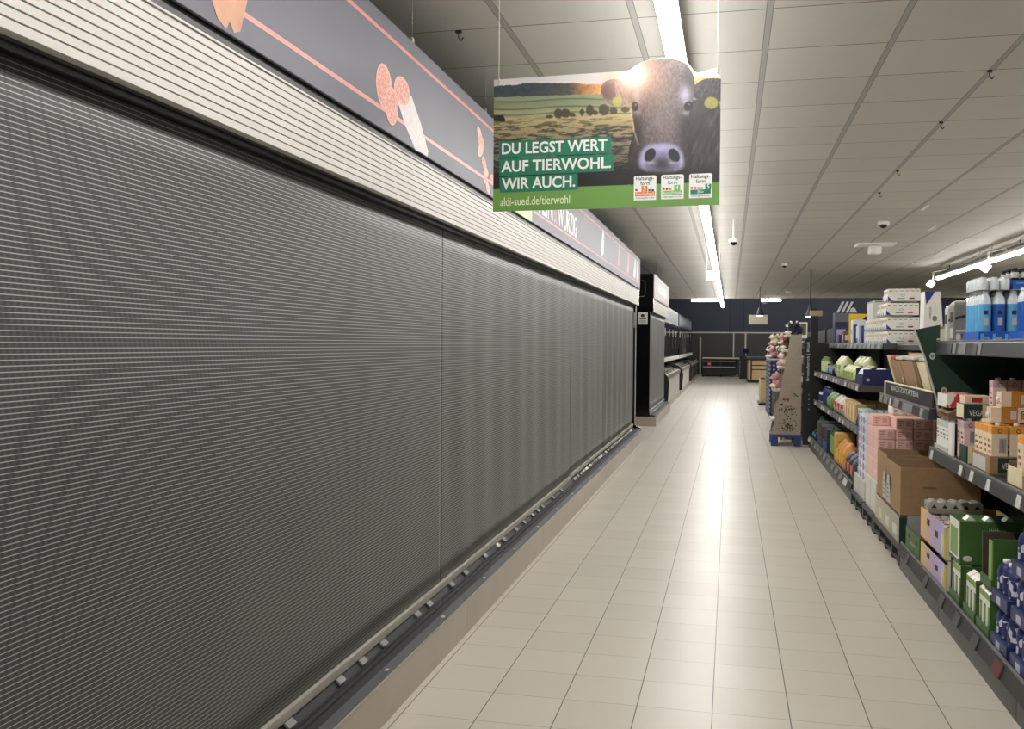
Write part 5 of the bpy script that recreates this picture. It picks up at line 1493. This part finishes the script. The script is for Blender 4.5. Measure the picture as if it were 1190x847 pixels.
# milk trays
milkside = mat('milk_carton_white', (226, 228, 220), .4)
MC = gable(.066, .066, .185, milkside, greenl, white, .03, False, False, 'milk_carton')
b = MB(); b.box(-.001, 0, .02, .05, .02, .13, green); b.box(-.0012, 0, .028, .044, .05, .12, greenl); b.build('print', MC)
b = MB(); b.prism([(.0, .185), (.066, .185), (.036, .207), (.030, .207)], 'y', .004, .062, white); b.build('gable', MC)
PM = Proto(MC)
Mlow = tray(.42, .22, .205, .05, green, brownin, name='milk_tray')
b = MB(); b.ell((.11, -.001, .045), (.022, .0008, .016), tagw); b.build('logo', Mlow)
PMT = Proto(Mlow)
def milk_tray(y, z, where, n=2, h=None):
    PMT.place((1.13, y, z), 'green milk tray %s' % where, 'green milk trays')
milk_tray(5.10, Z0, 'under the tall lettered milk tray')
milk_tray(4.80, Z0, 'in the middle of the base shelf, left of the tall open one')
milk_tray(4.55, Z0, 'under the tall open green box')
for (y, nm) in ((5.10, 'under the lettered milk tray'), (4.80, 'in the middle green tray'), (4.55, 'in the green tray under the tall open box')):
    for iy in range(3):
        for ix in range(2):
            PM.place((1.142 + .075 * ix, y + .008 + .069 * iy, Z0 + .0065), 'milk carton %s, %s row, %s from near' % (nm, ROW[ix], ORD[iy]), 'milk cartons in green trays')
zb = Z0 + .2145
t = thing('milk_tray', 'tall dark green milk tray lettered in white, top of the milk stack', 'tray', (1.13, 5.10, zb))
b = MB(); b.box(1.13, 1.60, 5.10, 5.34, zb, zb + .215, green, .003); b.box(1.128, 1.13, 5.12, 5.32, zb + .02, zb + .21, milkside); b.box(1.127, 1.128, 5.14, 5.30, zb + .03, zb + .17, greenl); o = b.build('body', t)
b = MB()
for k, wd_ in enumerate(('Haltbare', 'fettarme', 'Milch')): put_text(b, wd_, tagw, (1.262, 5.0985, zb + .168 - .027 * k), (1, 0, 0), (0, 0, 1), width=.075 if k < 2 else .05, height=.018)
b.build('lettering', o)
b = MB(); b.ell((1.165, 5.099, zb + .03), (.022, .001, .014), tagw); b.build('logo', o)
for k in range(3):
    b = MB(); b.prism([(1.16 + .09 * k, zb + .215), (1.21 + .09 * k, zb + .215), (1.19 + .09 * k, zb + .235), (1.18 + .09 * k, zb + .235)], 'y', 5.14, 5.20, white); b.build('carton_top', t)
t = place(tray(.36, .19, .235, .05, green, brownin, name='milk_tray'), (1.142, 4.565, zb), 'tall open green box showing its brown inside, left of the blue packs')
b = MB(); b.ell((.09, -.001, .03), (.02, .001, .014), tagw); b.build('logo', t, True)
b = MB(); b.box(0, .006, 0, .05, .05, .225, greenl); b.build('corner_strip', t, True)
# blue packs
swoosh = speckle_material('swoosh_print', (40, 48, 98), (204, 208, 220), 30, .53, .4)
def bluepack(h, w=.30, d=.24):
    t = thing('drink_pack', 'pack', 'pack')
    b = MB(); b.box(0, w, 0, d, 0, h * .30, navy, .003); o = b.build('tray', t)
    b = MB(); b.box(-.001, 0, .10, .16, h * .05, h * .22, mat('pale_blue_print', (176, 182, 206), .4)); b.box(.12, .20, -.001, 0, h * .05, h * .22, MATS['pale_blue_print']); b.build('print', o)
    for iy in range(3):
        for ix in range(3):
            b = MB(); cx, cy = .05 + .10 * ix, .04 + .08 * iy
            b.lathe([(.034, h * .06), (.036, h * .08), (.036, h * .74), (.030, h * .84), (.014, h * .92), (.014, h * .99), (.003, h)], (cx, cy, 0), mat('dark_blue_bottle', (42, 50, 100), .3), 12)
            b.lathe([(.0365, h * .32), (.037, h * .34), (.037, h * .70), (.0365, h * .72)], (cx, cy, 0), swoosh, 12)
            b.lathe([(.016, h * .92), (.016, h), (.003, h + .001)], (cx, cy, 0), capw, 10)
            b.build('bottle', t)
    return t
PBP = Proto(bluepack(.19))
for col, (y, n) in enumerate(((4.27, 2), (3.98, 3), (3.69, 3))):
    for k in range(n):
        PBP.place((1.13, y, Z0 + .1915 * k), 'dark blue bottle pack, %s column from the green trays, %s from the bottom' % (ORD[col], ORD[k]), 'dark blue bottle packs')


# ---------------------------------------------------------------- pallet goods between the shelving units
crate_m = mat('dolly_dark_plastic', (48, 50, 52), .5)
def dolly(y0, y1, label):
    t = thing('plastic_dolly', label, 'dolly', (1.4, (y0 + y1) / 2, 0), 'dark plastic dollies under the goods')
    b = MB(); b.box(1.115, 1.70, y0, y1, .10, .135, crate_m, .006); b.box(1.12, 1.14, y0, y1, .02, .035, crate_m, .003); b.build('deck', t)
    n = max(3, int(round((y1 - y0) / .32)) + 1)
    for k in range(n):
        yy = y0 + .03 + (y1 - y0 - .06) * k / (n - 1)
        b = MB(); b.prism([(yy - .03, 0), (yy + .03, 0), (yy + .022, .10), (yy - .022, .10)], 'x', 1.118, 1.66, crate_m); b.build('foot', t)
    return t
dolly(6.74, 7.92, 'dark plastic dolly under the brown boxes')
dolly(7.95, 8.56, 'dark plastic dolly under the pink packs')
dolly(8.60, 9.36, 'dark plastic dolly under the blue and white packs')
gp = gradient_material('soft_green_print', 1, [(0.0, (150, 160, 142)), (.5, (168, 168, 146)), (.62, (204, 186, 160)), (1.1, (196, 178, 156))])
t = place(tray(.50, 1.08, .185, .185, gp, card_in, name='printed_tray'), (1.125, 6.80, .1355), 'long pale green and beige printed tray under the two brown boxes')
b = MB(); b.box(.0, .50, -.0012, 0, 0, .185, greend); b.build('side_print', t, True)
for k in range(3): b = MB(); b.box(-.0012, 0, .10 + .32 * k, .26 + .32 * k, .04, .11, mat('pale_label_print', (206, 208, 196), .5)); b.build('label_print', t, True)
def carton_open(w, d, h, label, loc):
    t = thing('cardboard_box', 'box', 'box')
    th = .006
    b = MB(); b.box(0, w, 0, d, 0, th, card_in); b.build('bottom', t)
    for q, (x0, x1, y0, y1) in enumerate(((0, th, 0, d), (w - th, w, 0, d), (th, w - th, 0, th), (th, w - th, d - th, d))):
        b = MB(); b.box(x0, x1, y0, y1, th, h, card, .001); b.build('side', t)
    b = MB(); b.prism([(w * .28, h * .60), (w * .30, h * .575), (w * .44, h * .575), (w * .46, h * .60), (w * .44, h * .625), (w * .30, h * .625)], 'y', -.0008, 0, card_in); b.build('hand_hole', t)
    return place(t, loc, label, 'brown cardboard boxes')
carton_open(.50, .56, .325, 'large open brown cardboard box nearest the camera, with a hand hole', (1.132, 6.815, .328))
carton_open(.50, .46, .345, 'second open brown cardboard box behind the larger one', (1.132, 7.385, .328))
b = MB()
for k, (y0, y1) in enumerate(((7.20, 7.34), (7.385, 7.52))):
    b.add([(1.130, y0, .35), (1.126, y1, .345), (1.122, y1, .45), (1.128, y1 - .01, .54), (1.120, y0 + .01, .55), (1.127, y0, .44)], [(0, 1, 2, 3, 4, 5), (5, 4, 3, 2, 1, 0)], tagw)
    for q in range(4): b.box(1.1195, 1.1205, y0 + .03, y1 - .04, .385 + .03 * q, .395 + .03 * q, taggr)
b2 = b
t = thing('paper_sheets', 'two white printed sheets stuck on the fronts of the brown boxes', 'paper', (1.125, 7.36, .35))
b2.build('sheets', t)

# pink packs
white_box = mat('plain_white_box', (214, 212, 204), .5)
def plainbox(x0, x1, y0, y1, z0, z1, m_, label):
    t = thing('plain_box', label, 'box', ((x0 + x1) / 2, (y0 + y1) / 2, z0))
    b = MB(); b.box(x0, x1, y0, y1, z0, z1, m_, .004); b.build('body', t)
    b = MB(); b.box(x0 - .0008, x0, (y0 + y1) / 2 - .002, (y0 + y1) / 2 + .002, z0, z1, taggr); b.build('seam', t)
    return t
plainbox(1.14, 1.68, 7.97, 8.54, .1355, .385, white_box, 'plain white box under the pink packs')
plainbox(1.14, 1.68, 8.62, 9.34, .1355, .300, mat('plain_pale_grey_box', (196, 194, 188), .5), 'plain pale grey box under the blue and white packs')
PK = Proto(brick(.132, .27, .086, pink, None, pinkd, .010))
def pinkp(ix, iy, z, lab): PK.place((1.15 + .1345 * ix, 7.975 + .275 * iy, z), lab, 'pink wrapped packs')
for k in range(5):
    for ix in range(4):
        for iy in range(2):
            if 0 < ix and iy == 1 and k < 3: continue
            pinkp(ix, iy, .3855 + .0865 * k, 'pink wrapped pack, %s layer from the bottom, %s row, %s half' % (ORD[k], ROW[ix], ('near', 'far')[iy]))
for ix in range(1, 4):
    pinkp(ix, 0, .818, 'pink wrapped pack in the upper step of the stack, %s row' % ROW[ix])
pinkp(0, 1, .818, 'single pink wrapped pack on the far front corner of the stack')
for ix in range(1, 4): pinkp(ix, 1, .818, 'pink wrapped pack at the far side of the upper step, %s row' % ROW[ix])
pinkp(2, 1, .9045, 'pink wrapped pack at the very top of the stack'); pinkp(3, 0, .9045, 'pink wrapped pack at the top of the stack, against the back')
PKw = Proto(brick(.13, .20, .085, white, None, pinkd, .02, seed=5))
PKw.place((1.30, 8.29, .9045), 'white and pink pack lying on top of the pink stack')
# blue and white tissue packs
bw = mat('tissue_pack_white', (216, 220, 226), .4)
PN = Proto(brick(.13, .17, .080, bw, mat('tissue_blue_print', (58, 74, 150), .4), mat('tissue_pink_print', (196, 150, 168), .4), .018, seed=8))
for k in range(7):
    for iy in range(3):
        for ix in range(1 if k < 5 else 2):
            PN.place((1.148 + .134 * ix, 8.63 + .175 * iy, .3005 + .0805 * k), 'blue and white wrapped pack, %s layer from the bottom, %s from near, %s row' % (ORD[k], ORD[iy], ROW[ix]), 'blue and white wrapped packs')

# crate on the middle shelf and the green board
def leaning_crate():
    t = thing('leaning_crate', 'shallow crate of brown boxes leaning out over the lettered board', 'crate', (1.22, 6.9, 1.1035))
    def lean(y0, y1, x_off, th, z0, z1, mt, name, dx=.085):
        b = MB(); a = 1.235 + x_off
        b.prism([(a, z0), (a + th, z0), (a + th - dx * (z1 - z0) / .3, z1), (a - dx * (z1 - z0) / .3, z1)], 'y', y0, y1, mt); return b.build(name, t)
    z0 = 1.1035
    lean(6.06, 7.62, .16, .012, z0, z0 + .32, wood, 'back_board')
    lean(7.585, 7.60, 0, .16, z0, z0 + .30, cream, 'end_board'); lean(6.10, 6.115, 0, .16, z0, z0 + .30, cream, 'end_board')
    b = MB(); b.box(1.235, 1.40, 6.06, 7.62, z0, z0 + .008, wood); b.build('floor_board', t)
    for k, (ya, yb_, mt) in enumerate(((7.14, 7.56, card), (6.66, 7.12, card), (6.56, 6.64, card_in), (6.12, 6.52, cream))):
        o = lean(ya, yb_, .004, .12, z0 + .01, z0 + .265, mt, 'inner_box')
        if k < 2:
            b = MB(); zc = z0 + .15; xx = 1.239 - .085 * (.15) / .3
            b.add([(xx - .003, ya + .06, zc), (xx - .003, ya + .02, zc), (xx + .017, ya + .02, zc - .09), (xx + .017, ya + .05, zc - .09)], [(0, 1, 2, 3), (3, 2, 1, 0)], cream); b.build('notch_highlight', o)  # highlight at the notch laid on as a cream patch
    return t
leaning_crate()
flatp = thing('flat_pack', 'pack', 'pack')
b = MB(); b.box(0, .16, 0, .20, 0, .022, tagw, .008); b.box(.02, .14, .03, .17, .0215, .0228, mat('pack_print_beige', (186, 166, 140), .5)); b.build('body', flatp)
FP = Proto(flatp)
for k, (y, z, r) in enumerate(((7.10, 1.372, .05), (6.86, 1.374, -.10), (6.64, 1.378, .12), (6.22, 1.374, .06))):
    FP.place((1.175, y, z), 'flat whitish pack lying on the leaning crate, %s from the far end' % ORD[k], 'flat packs on the leaning crate', (0, -.18, r))
t = thing('red_pack', 'red pack at the far end of the leaning crate', 'pack', (1.24, 7.45, 1.371))
b = MB(); b.box(1.17, 1.32, 7.36, 7.55, 1.371, 1.40, red, .008); b.build('body', t)
b = MB(); b.box(1.20, 1.28, 7.38, 7.50, 1.400, 1.401, mat('dark_red_print', (120, 30, 34), .5)); b.build('print', t)
t = thing('green_display_board', 'dark green slanted display board with two round white stickers', 'display board', (1.3, 5.96, 1.1035))
grl = mat('grey_green_card', (86, 104, 84), .6)
b = MB(); b.prism([(1.055, 1.568), (1.19, 1.597), (1.19, 1.50), (1.70, 1.40), (1.70, 1.1035), (1.19, 1.1035), (1.178, 1.17), (1.115, 1.40)], 'y', 5.944, 5.952, greend); o = b.build('board', t)
b = MB()
b.prism([(1.046, 1.566), (1.058, 1.569), (1.118, 1.40), (1.181, 1.17), (1.193, 1.1035), (1.181, 1.1035), (1.169, 1.17), (1.106, 1.40)], 'y', 5.944, 5.956, tagw); b.build('white_edge', t)
b = MB(); b.prism([(1.125, 1.40), (1.137, 1.40), (1.204, 1.11), (1.192, 1.11)], 'y', 5.956, 6.055, grl); b.prism([(1.062, 1.565), (1.07, 1.567), (1.137, 1.40), (1.127, 1.40)], 'y', 5.956, 6.02, grl); b.build('side_wing', t)
for (x, z) in ((1.150, 1.415), (1.215, 1.215)):
    b = MB(); b.add([(x + .016 * math.cos(a), 5.9432, z + .020 * math.sin(a)) for a in [2 * math.pi * k / 16 for k in range(16)]], [tuple(range(16))], tagw)
    b.add([(x + .009 * math.cos(a), 5.9426, z + .011 * math.sin(a)) for a in [2 * math.pi * k / 12 for k in range(12)]], [tuple(range(12))], taggr)
    b.build('sticker', o)
b = MB(); b.prism([(1.17, 1.515), (1.26, 1.530), (1.262, 1.524), (1.172, 1.508)], 'y', 5.925, 5.943, tagw); b.build('white_tab', t)

# ---------------------------------------------------------------- far unit: top shelf
ZT = 1.4975
dw = mat('creamer_tray_white', (228, 226, 218), .4); dblue = mat('creamer_tray_blue', (44, 56, 128), .4)
def creamtray(w=.285, d=.30):
    t = thing('creamer_tray', 'tray', 'tray')
    b = MB(); b.prism([(0, 0), (w, 0), (w, .088), (.035, .088), (0, .05)], 'y', 0, .006, dw); b.prism([(0, 0), (w, 0), (w, .088), (.035, .088), (0, .05)], 'y', d - .006, d, dw)
    b.box(0, w, .006, d - .006, 0, .005, dw); b.box(0, .005, .006, d - .006, 0, .04, dw); b.box(w - .005, w, .006, d - .006, 0, .088, dw); b.build('body', t)
    b = MB(); b.add([(0, -.001, 0), (.045, -.001, 0), (0, -.001, .044)], [(0, 1, 2)], dblue)
    b.add([(w * .46 + .018 * math.cos(a), -.001, .050 + .012 * math.sin(a)) for a in [2 * math.pi * k / 14 for k in range(14)]], [tuple(range(14))], taggr)
    b.add([(w * .46 + .014 * math.cos(a), -.0015, .050 + .009 * math.sin(a)) for a in [2 * math.pi * k / 14 for k in range(14)]], [tuple(range(14))], dw)
    b.box(w * .28, w * .52, -.0012, 0, .018, .024, inkb); b.box(w * .66, w * .82, -.0012, 0, .016, .030, red)
    for q in range(3): b.add([(-.001, .02 + .1 * q, 0), (-.001, .09 + .1 * q, 0), (-.001, .055 + .1 * q, .036)], [(2, 1, 0)], dblue)
    b.build('print', t)
    return t
PCT = Proto(creamtray())
cr = thing('creamer_pack', 'pack', 'pack')
b = MB(); b.box(0, .046, 0, .046, 0, .105, mat('creamer_pack_white', (232, 226, 212), .4), .006); b.build('body', cr)
b = MB(); b.box(.010, .036, -.0006, 0, .075, .088, taggr); b.box(-.0006, 0, .012, .034, .06, .085, taggr); b.build('print', cr)
PCR = Proto(cr)
for tier, (xo, n) in enumerate(((1.435, 5), (1.372, 5), (1.305, 2), (1.345, 1))):
    xo = (1.428, 1.424, 1.420, 1.432)[tier]
    for q in range((5, 5, 2, 1)[tier]):
        y = 9.45 + .305 * q; z = ZT + .1325 * tier
        PCT.place((xo, y, z), 'white and blue display tray, %s tier from the bottom, %s from near' % (ORD[tier], ORD[q]), 'white and blue display trays')
        for ix in range(6):
            for iy in range(6):
                if not (iy == 0 and (q == 0) or ix == 0 and (iy % 2 == 0 or q == 0) or tier == (3 if q < 1 else 2 if q < 2 else 1) and iy == 0): 
                    if not (ix in (1, 5) and iy in (5,)): continue
                PCR.place((xo + .007 + .0468 * ix, y + .0075 + .048 * iy, z + .0265 - .02), 'small white pack in tier %s, tray %s from near, row %s, pack %s' % (ORD[tier], ORD[q], ROW[ix], ORD[iy]), 'small white packs in the display trays')
t = thing('tall_white_carton', 'tall tapered white carton with a blue corner beside the white trays', 'carton', (1.55, 8.0, 1.4905))
b = MB(); b.prism([(1.475, 1.4905), (1.63, 1.4905), (1.60, 1.90), (1.485, 1.90)], 'y', 8.0, 8.16, dw); o = b.build('body', t)
b = MB(); b.add([(1.485, 7.999, 1.90), (1.497, 7.999, 1.80), (1.56, 7.999, 1.90)], [(0, 1, 2)], dblue)
b.add([(1.560 + .018 * math.cos(a), 7.999, 1.69 + .022 * math.sin(a)) for a in [2 * math.pi * k / 14 for k in range(14)]], [tuple(range(14))], taggr)
put_text(b, 'cream', inkb, (1.52, 7.9985, 1.78), (0, 0, -1), (1, 0, 0), width=.09, height=.014); b.build('print', o)
t = thing('brown_sleeve', 'open brown cardboard sleeve before the tall white carton', 'sleeve', (1.55, 7.7, 1.4905))
b = MB(); b.prism([(1.46, 1.4905), (1.68, 1.4905), (1.68, 1.64), (1.46, 1.61)], 'y', 7.80, 7.81, card); b.prism([(1.46, 1.4905), (1.68, 1.4905), (1.68, 1.62), (1.46, 1.59)], 'y', 7.60, 7.61, mat('white_card_inside', (206, 204, 196), .5)); b.box(1.46, 1.466, 7.61, 7.80, 1.4905, 1.59, card); b.build('body', t)
# yellow board with a footballer, boxes
t = thing('yellow_display_board', 'yellow display board printed with a crouching figure in dark clothes', 'display board', (1.45, 12.2, ZT))
b = MB(); b.box(1.41, 1.70, 12.20, 12.212, ZT, 1.86, yellow, .002); o = b.build('board', t)
b = MB(); yy = 12.1985
sk = mat('print_skin', (214, 176, 150), .5); dn = mat('print_dark_navy', (30, 32, 48), .5)
for pts, mt in (([(1.515, 1.74), (1.60, 1.83), (1.70, 1.83), (1.70, 1.72), (1.62, 1.70), (1.53, 1.69)], dn), ([(1.51, 1.70), (1.56, 1.70), (1.53, 1.60), (1.50, 1.51), (1.465, 1.50), (1.49, 1.60)], dn),
                ([(1.56, 1.70), (1.62, 1.70), (1.57, 1.60), (1.55, 1.51), (1.52, 1.51), (1.54, 1.6)], mat('print_grey', (90, 88, 88), .5)), ([(1.49, 1.66), (1.56, 1.67), (1.56, 1.65), (1.49, 1.635)], sk), ([(1.62, 1.715), (1.70, 1.72), (1.70, 1.71), (1.62, 1.705)], sk),
                ([(1.44, 1.50), (1.50, 1.50), (1.50, 1.515), (1.45, 1.52)], white), ([(1.62, 1.50), (1.68, 1.50), (1.68, 1.62), (1.62, 1.62)], mat('print_brown', (96, 72, 48), .5))):
    b.add([(p[0], yy, p[1]) for p in pts], [tuple(range(len(pts))), tuple(range(len(pts)))[::-1]], mt)
b.ell((1.535, yy, 1.795), (.017, .001, .02), sk); b.ell((1.545, yy - .001, 1.755), (.014, .001, .016), tagw); b.build('figure_print', o)
def simplebox(name, x0, x1, y0, y1, z0, z1, m_, label, cat, group=None, dec=None):
    t = thing(name, label, cat, ((x0 + x1) / 2, (y0 + y1) / 2, z0), group)
    b = MB(); b.box(x0, x1, y0, y1, z0, z1, m_, .006)
    if dec:
        for (u0, u1, v0, v1, mt) in dec:
            b.box(x0 + (x1 - x0) * u0, x0 + (x1 - x0) * u1, y0 - .001, y0, z0 + (z1 - z0) * v0, z0 + (z1 - z0) * v1, mt)
            b.box(x0 - .001, x0, y0 + (y1 - y0) * u0, y0 + (y1 - y0) * u1, z0 + (z1 - z0) * v0, z0 + (z1 - z0) * v1, mt)
    b.build('body', t)
    return t
stripe = [(.1, .9, .75, .92, white), (.1, .6, .4, .55, lblue), (.2, .8, .1, .25, tagw)]
t = thing('striped_display', 'dark display case with three slanting white stripes at the far end', 'display case', (1.48, 13.9, ZT))
b = MB(); b.box(1.41, 1.58, 13.8, 14.1, ZT, 1.93, navy, .004); b.build('body', t)
b = MB(); b.box(1.41, 1.74, 13.79, 13.80, 1.80, 1.92, mat('grid_grey', (96, 96, 104), .5)); b.box(1.42, 1.56, 13.789, 13.80, 1.73, 1.80, dn); b.box(1.43, 1.55, 13.788, 13.80, ZT + .02, 1.70, mat('pale_violet_print', (150, 150, 178), .5)); b.build('front_print', t)
b = MB()
for k in range(3): b.prism([(1.43 + .06 * k, 1.93), (1.46 + .06 * k, 1.93), (1.53 + .06 * k, 2.08), (1.50 + .06 * k, 2.08)], 'y', 13.80, 13.82, tagw)
b.prism([(1.60, 1.93), (1.70, 1.93), (1.67, 1.99), (1.64, 2.0), (1.615, 1.98)], 'y', 13.80, 13.82, tagw); b.prism([(1.41, 1.93), (1.74, 1.93), (1.74, 1.90), (1.41, 1.90)], 'y', 13.80, 13.82, dn)
b.build('stripe_topper', t)
b = MB(); b.box(1.42, 1.52, 13.4, 13.6, ZT, 1.62, navy, .006); tag(b.build('small_crate'), 'small dark blue crate at the far end of the top shelf', 'crate')
simplebox('spray_box', 1.415, 1.50, 12.8, 13.0, ZT, 1.66, mat('brown_red_print', (110, 70, 60), .5), 'small brownish box before the striped display case', 'box', None, [(.2, .8, .3, .7, tagw)])
simplebox('blue_white_box', 1.43, 1.55, 11.30, 11.7, ZT, 1.70, bw, 'white and blue box right of the yellow board, nearer row', 'box', 'white and blue boxes', [(.05, .3, .0, 1, dblue), (.6, .95, .0, .3, dblue)])
simplebox('blue_white_box', 1.42, 1.56, 11.85, 12.1, ZT, 1.78, bw, 'white and blue box close to the yellow board, farther row', 'box', 'white and blue boxes', [(.05, .3, .0, .8, dblue), (.5, .9, .4, .6, lblue)])
simplebox('white_case', 1.50, 1.72, 11.2, 11.6, 1.7885 + .0, 1.98, tagw, 'plain whitish box standing high behind the white trays', 'box') if False else None
simplebox('white_case', 1.56, 1.74, 11.3, 11.8, ZT, 1.98, tagw, 'tall plain whitish box behind the white and blue boxes', 'box', None, [(.1, .9, .96, .99, taggr)])

# ---------------------------------------------------------------- far unit: second shelf (z 1.10)
ZQ = 1.1005
navyb = mat('navy_pack_print', (36, 44, 96), .45)
t = place(tray(.30, .52, .15, .08, navyb, mat('tray_inside_dark', (30, 32, 50), .7), name='navy_tray'), (1.225, 9.50, ZQ), 'dark blue open tray at the near end of the second shelf')
b = MB(); b.ell((.05, -.001, .05), (.016, .001, .014), tagw); put_text(b, 'Waffeln', tagw, (.19, -.0012, .025), (1, 0, 0), (0, 0, 1), width=.08, height=.016); b.build('print', t, True)
WP = Proto(pouch(.12, .09, .15, bw, navyb, seed=11))
for k in range(4): WP.place((1.236, 9.52 + .118 * k, ZQ + .0065), 'white and blue bag in the dark blue tray, %s from near' % ORD[k], 'white and blue bags')
for k in range(4): WP.place((1.375, 9.52 + .118 * k, ZQ + .0065), 'white and blue bag in the back of the dark blue tray, %s from near' % ORD[k], 'white and blue bags')
palegreen = mat('pale_green_bag', (192, 200, 140), .4); midgreen = mat('mid_green_print', (120, 150, 66), .45)
GP = Proto(pouch(.14, .20, .165, palegreen, midgreen, seed=12))
for k in range(4): GP.place((1.225, 10.22 + .23 * k, ZQ), 'pale green bag on the second shelf, %s from near' % ORD[k], 'pale green bags')
for k in range(2): GP.place((1.375, 10.3 + .25 * k, ZQ), 'pale green bag in the back row of the second shelf, %s from near' % ORD[k], 'pale green bags')
GT = Proto(pouch(.16, .26, .25, mat('cream_green_bag', (206, 210, 164), .4), midgreen, seed=13))
for k in range(2): GT.place((1.225, 11.35 + .32 * k, ZQ), 'tall cream green bag on the second shelf, %s from near' % ORD[k], 'tall cream green bags')
for k in range(3): GT.place((1.42, 10.95 + .32 * k, ZQ), 'tall cream green bag in the back row, %s from near' % ORD[k], 'tall cream green bags')
BKp = Proto(pouch(.14, .22, .13, dn, lblue, seed=14))
for k in range(3): BKp.place((1.225, 12.2 + .26 * k, ZQ), 'dark bag on the second shelf, %s from near' % ORD[k], 'dark bags on the second shelf')
GB = Proto(bottle(.05, .22, mat('green_bottle', (88, 116, 60), .35), midgreen, palegreen))
for k in range(3): GB.place((1.28, 13.2 + .25 * k, ZQ), 'green bottle at the far end of the second shelf, %s from near' % ORD[k], 'green bottles')
# third shelf (z .69)
ZR = .6905
mint = mat('mint_pack', (196, 214, 204), .4); mintd = mat('mint_dark_print', (60, 90, 96), .45)
t = place(tray(.40, .42, .07, .05, dn, dn, name='dark_tray'), (1.222, 9.46, ZR), 'dark tray of pale mint packs at the near end of the third shelf')
b = MB(); b.ell((.07, -.001, .035), (.022, .001, .022), tagw); b.build('print', t, True)
MP = Proto(brick(.06, .085, .17, mint, mintd, mintd, .014, seed=4, name='mint_pack'))
for ix in range(6):
    for iy in range(4):
        if ix > 1 and iy > 1: continue
        MP.place((1.231 + .063 * ix, 9.47 + .098 * iy, ZR + .0065), 'pale mint pack in the dark tray, %s row, %s from near' % (ROW[ix], ORD[iy]), 'pale mint packs')
CP = Proto(brick(.20, .20, .205, mat('cream_orange_pack', (200, 168, 120), .5), cream, ochre, .01, seed=6, name='cream_pack'))
for k in range(4): CP.place((1.222, 9.98 + .225 * k, ZR), 'cream and orange pack on the third shelf, %s from near' % ORD[k], 'cream and orange packs')
for k in range(3): CP.place((1.43, 9.98 + .225 * k, ZR), 'cream and orange pack in the back row of the third shelf, %s from near' % ORD[k], 'cream and orange packs')
RW = Proto(pouch(.20, .30, .20, mat('red_white_bag', (200, 184, 172), .45), red, seed=15))
for k in range(3): RW.place((1.222, 10.98 + .36 * k, ZR), 'greyish bag with red print on the third shelf, %s from near' % ORD[k], 'greyish red bags')
LG = Proto(pouch(.18, .30, .20, mat('lime_bag', (108, 144, 70), .45), midgreen, seed=16))
for k in range(2): LG.place((1.222, 12.15 + .34 * k, ZR), 'bright green bag on the third shelf, %s from near' % ORD[k], 'bright green bags')
BB = Proto(bottle(.10, .24, mat('blue_tub', (46, 56, 100), .4), navyb, navyb, .8, 'tub'))
for k in range(3): BB.place((1.33, 12.92 + .24 * k, ZR), 'blue tub on the third shelf, %s from near' % ORD[k], 'blue tubs')
WC = Proto(bottle(.06, .15, bw, navyb, navyb, .8, 'tub'))
for k in range(2): WC.place((1.28, 13.70 + .2 * k, ZR), 'white cup at the far end of the third shelf, %s from near' % ORD[k], 'white cups')
# base shelf of the far unit
ZB = .1705
dbag = mat('dark_orange_bag', (58, 58, 78), .4)
DB = Proto(pouch(.20, .22, .23, dbag, mat('deep_orange_print', (206, 112, 54), .45), seed=17))
for k in range(3): DB.place((1.16, 9.55 + .26 * k, ZB), 'dark bag with an orange print on the base shelf, %s from near' % ORD[k], 'dark orange bags')
OB = Proto(pouch(.18, .20, .28, mat('orange_bag', (214, 148, 76), .42), yellow, seed=18))
for k in range(3): OB.place((1.16, 10.34 + .23 * k, ZB), 'orange bag on the base shelf, %s from near' % ORD[k], 'orange bags')
OB2 = Proto(brick(.20, .20, .33, mat('yellow_pack', (206, 168, 84), .45), ochre, ochre, .012, seed=9, name='yellow_pack'))
for k in range(3): OB2.place((1.36, 10.30 + .22 * k, ZB), 'yellow pack behind the orange bags, %s from near' % ORD[k], 'yellow packs')
OB2.place((1.16, 11.06, ZB), 'yellow pack in the front row beside the orange bags')
GN = Proto(bottle(.07, .34, mat('dark_green_bottle', (34, 66, 48), .3), greend, greenl, .5))
for k in range(3): GN.place((1.25, 11.5 + .2 * k, ZB), 'dark green bottle on the base shelf, %s from near' % ORD[k], 'dark green bottles')
def bin_(y, lab):
    t = place(tray(.42, .55, .28, .12, navyb, mat('bin_inside_brown', (104, 92, 80), .7), name='storage_bin'), (1.16, y, ZB), lab, 'dark blue bins on the base shelf')
    b = MB(); b.box(-.002, .422, -.002, .012, .27, .30, mat('bin_rim_grey', (120, 124, 134), .5), .004); b.box(-.002, .422, .54, .553, .27, .30, MATS['bin_rim_grey'], .004); b.build('rim', t, True)
bin_(12.1, 'dark blue open bin with a brown inside on the base shelf, nearer of two'); bin_(12.75, 'dark blue open bin on the base shelf, farther of two')
for k in range(2): BKp.place((1.25, 12.18 + .25 * k, ZB + .0065), 'dark bag lying in the nearer dark blue bin, %s from near' % ORD[k], 'dark bags in the bin')
GN.place((1.25, 13.5, ZB), 'dark green bottle at the far end of the base shelf'); 
for k in range(2): BKp.place((1.16, 13.6 + .28 * k, ZB), 'dark bag at the far end of the base shelf, %s from near' % ORD[k], 'dark bags at the far end')
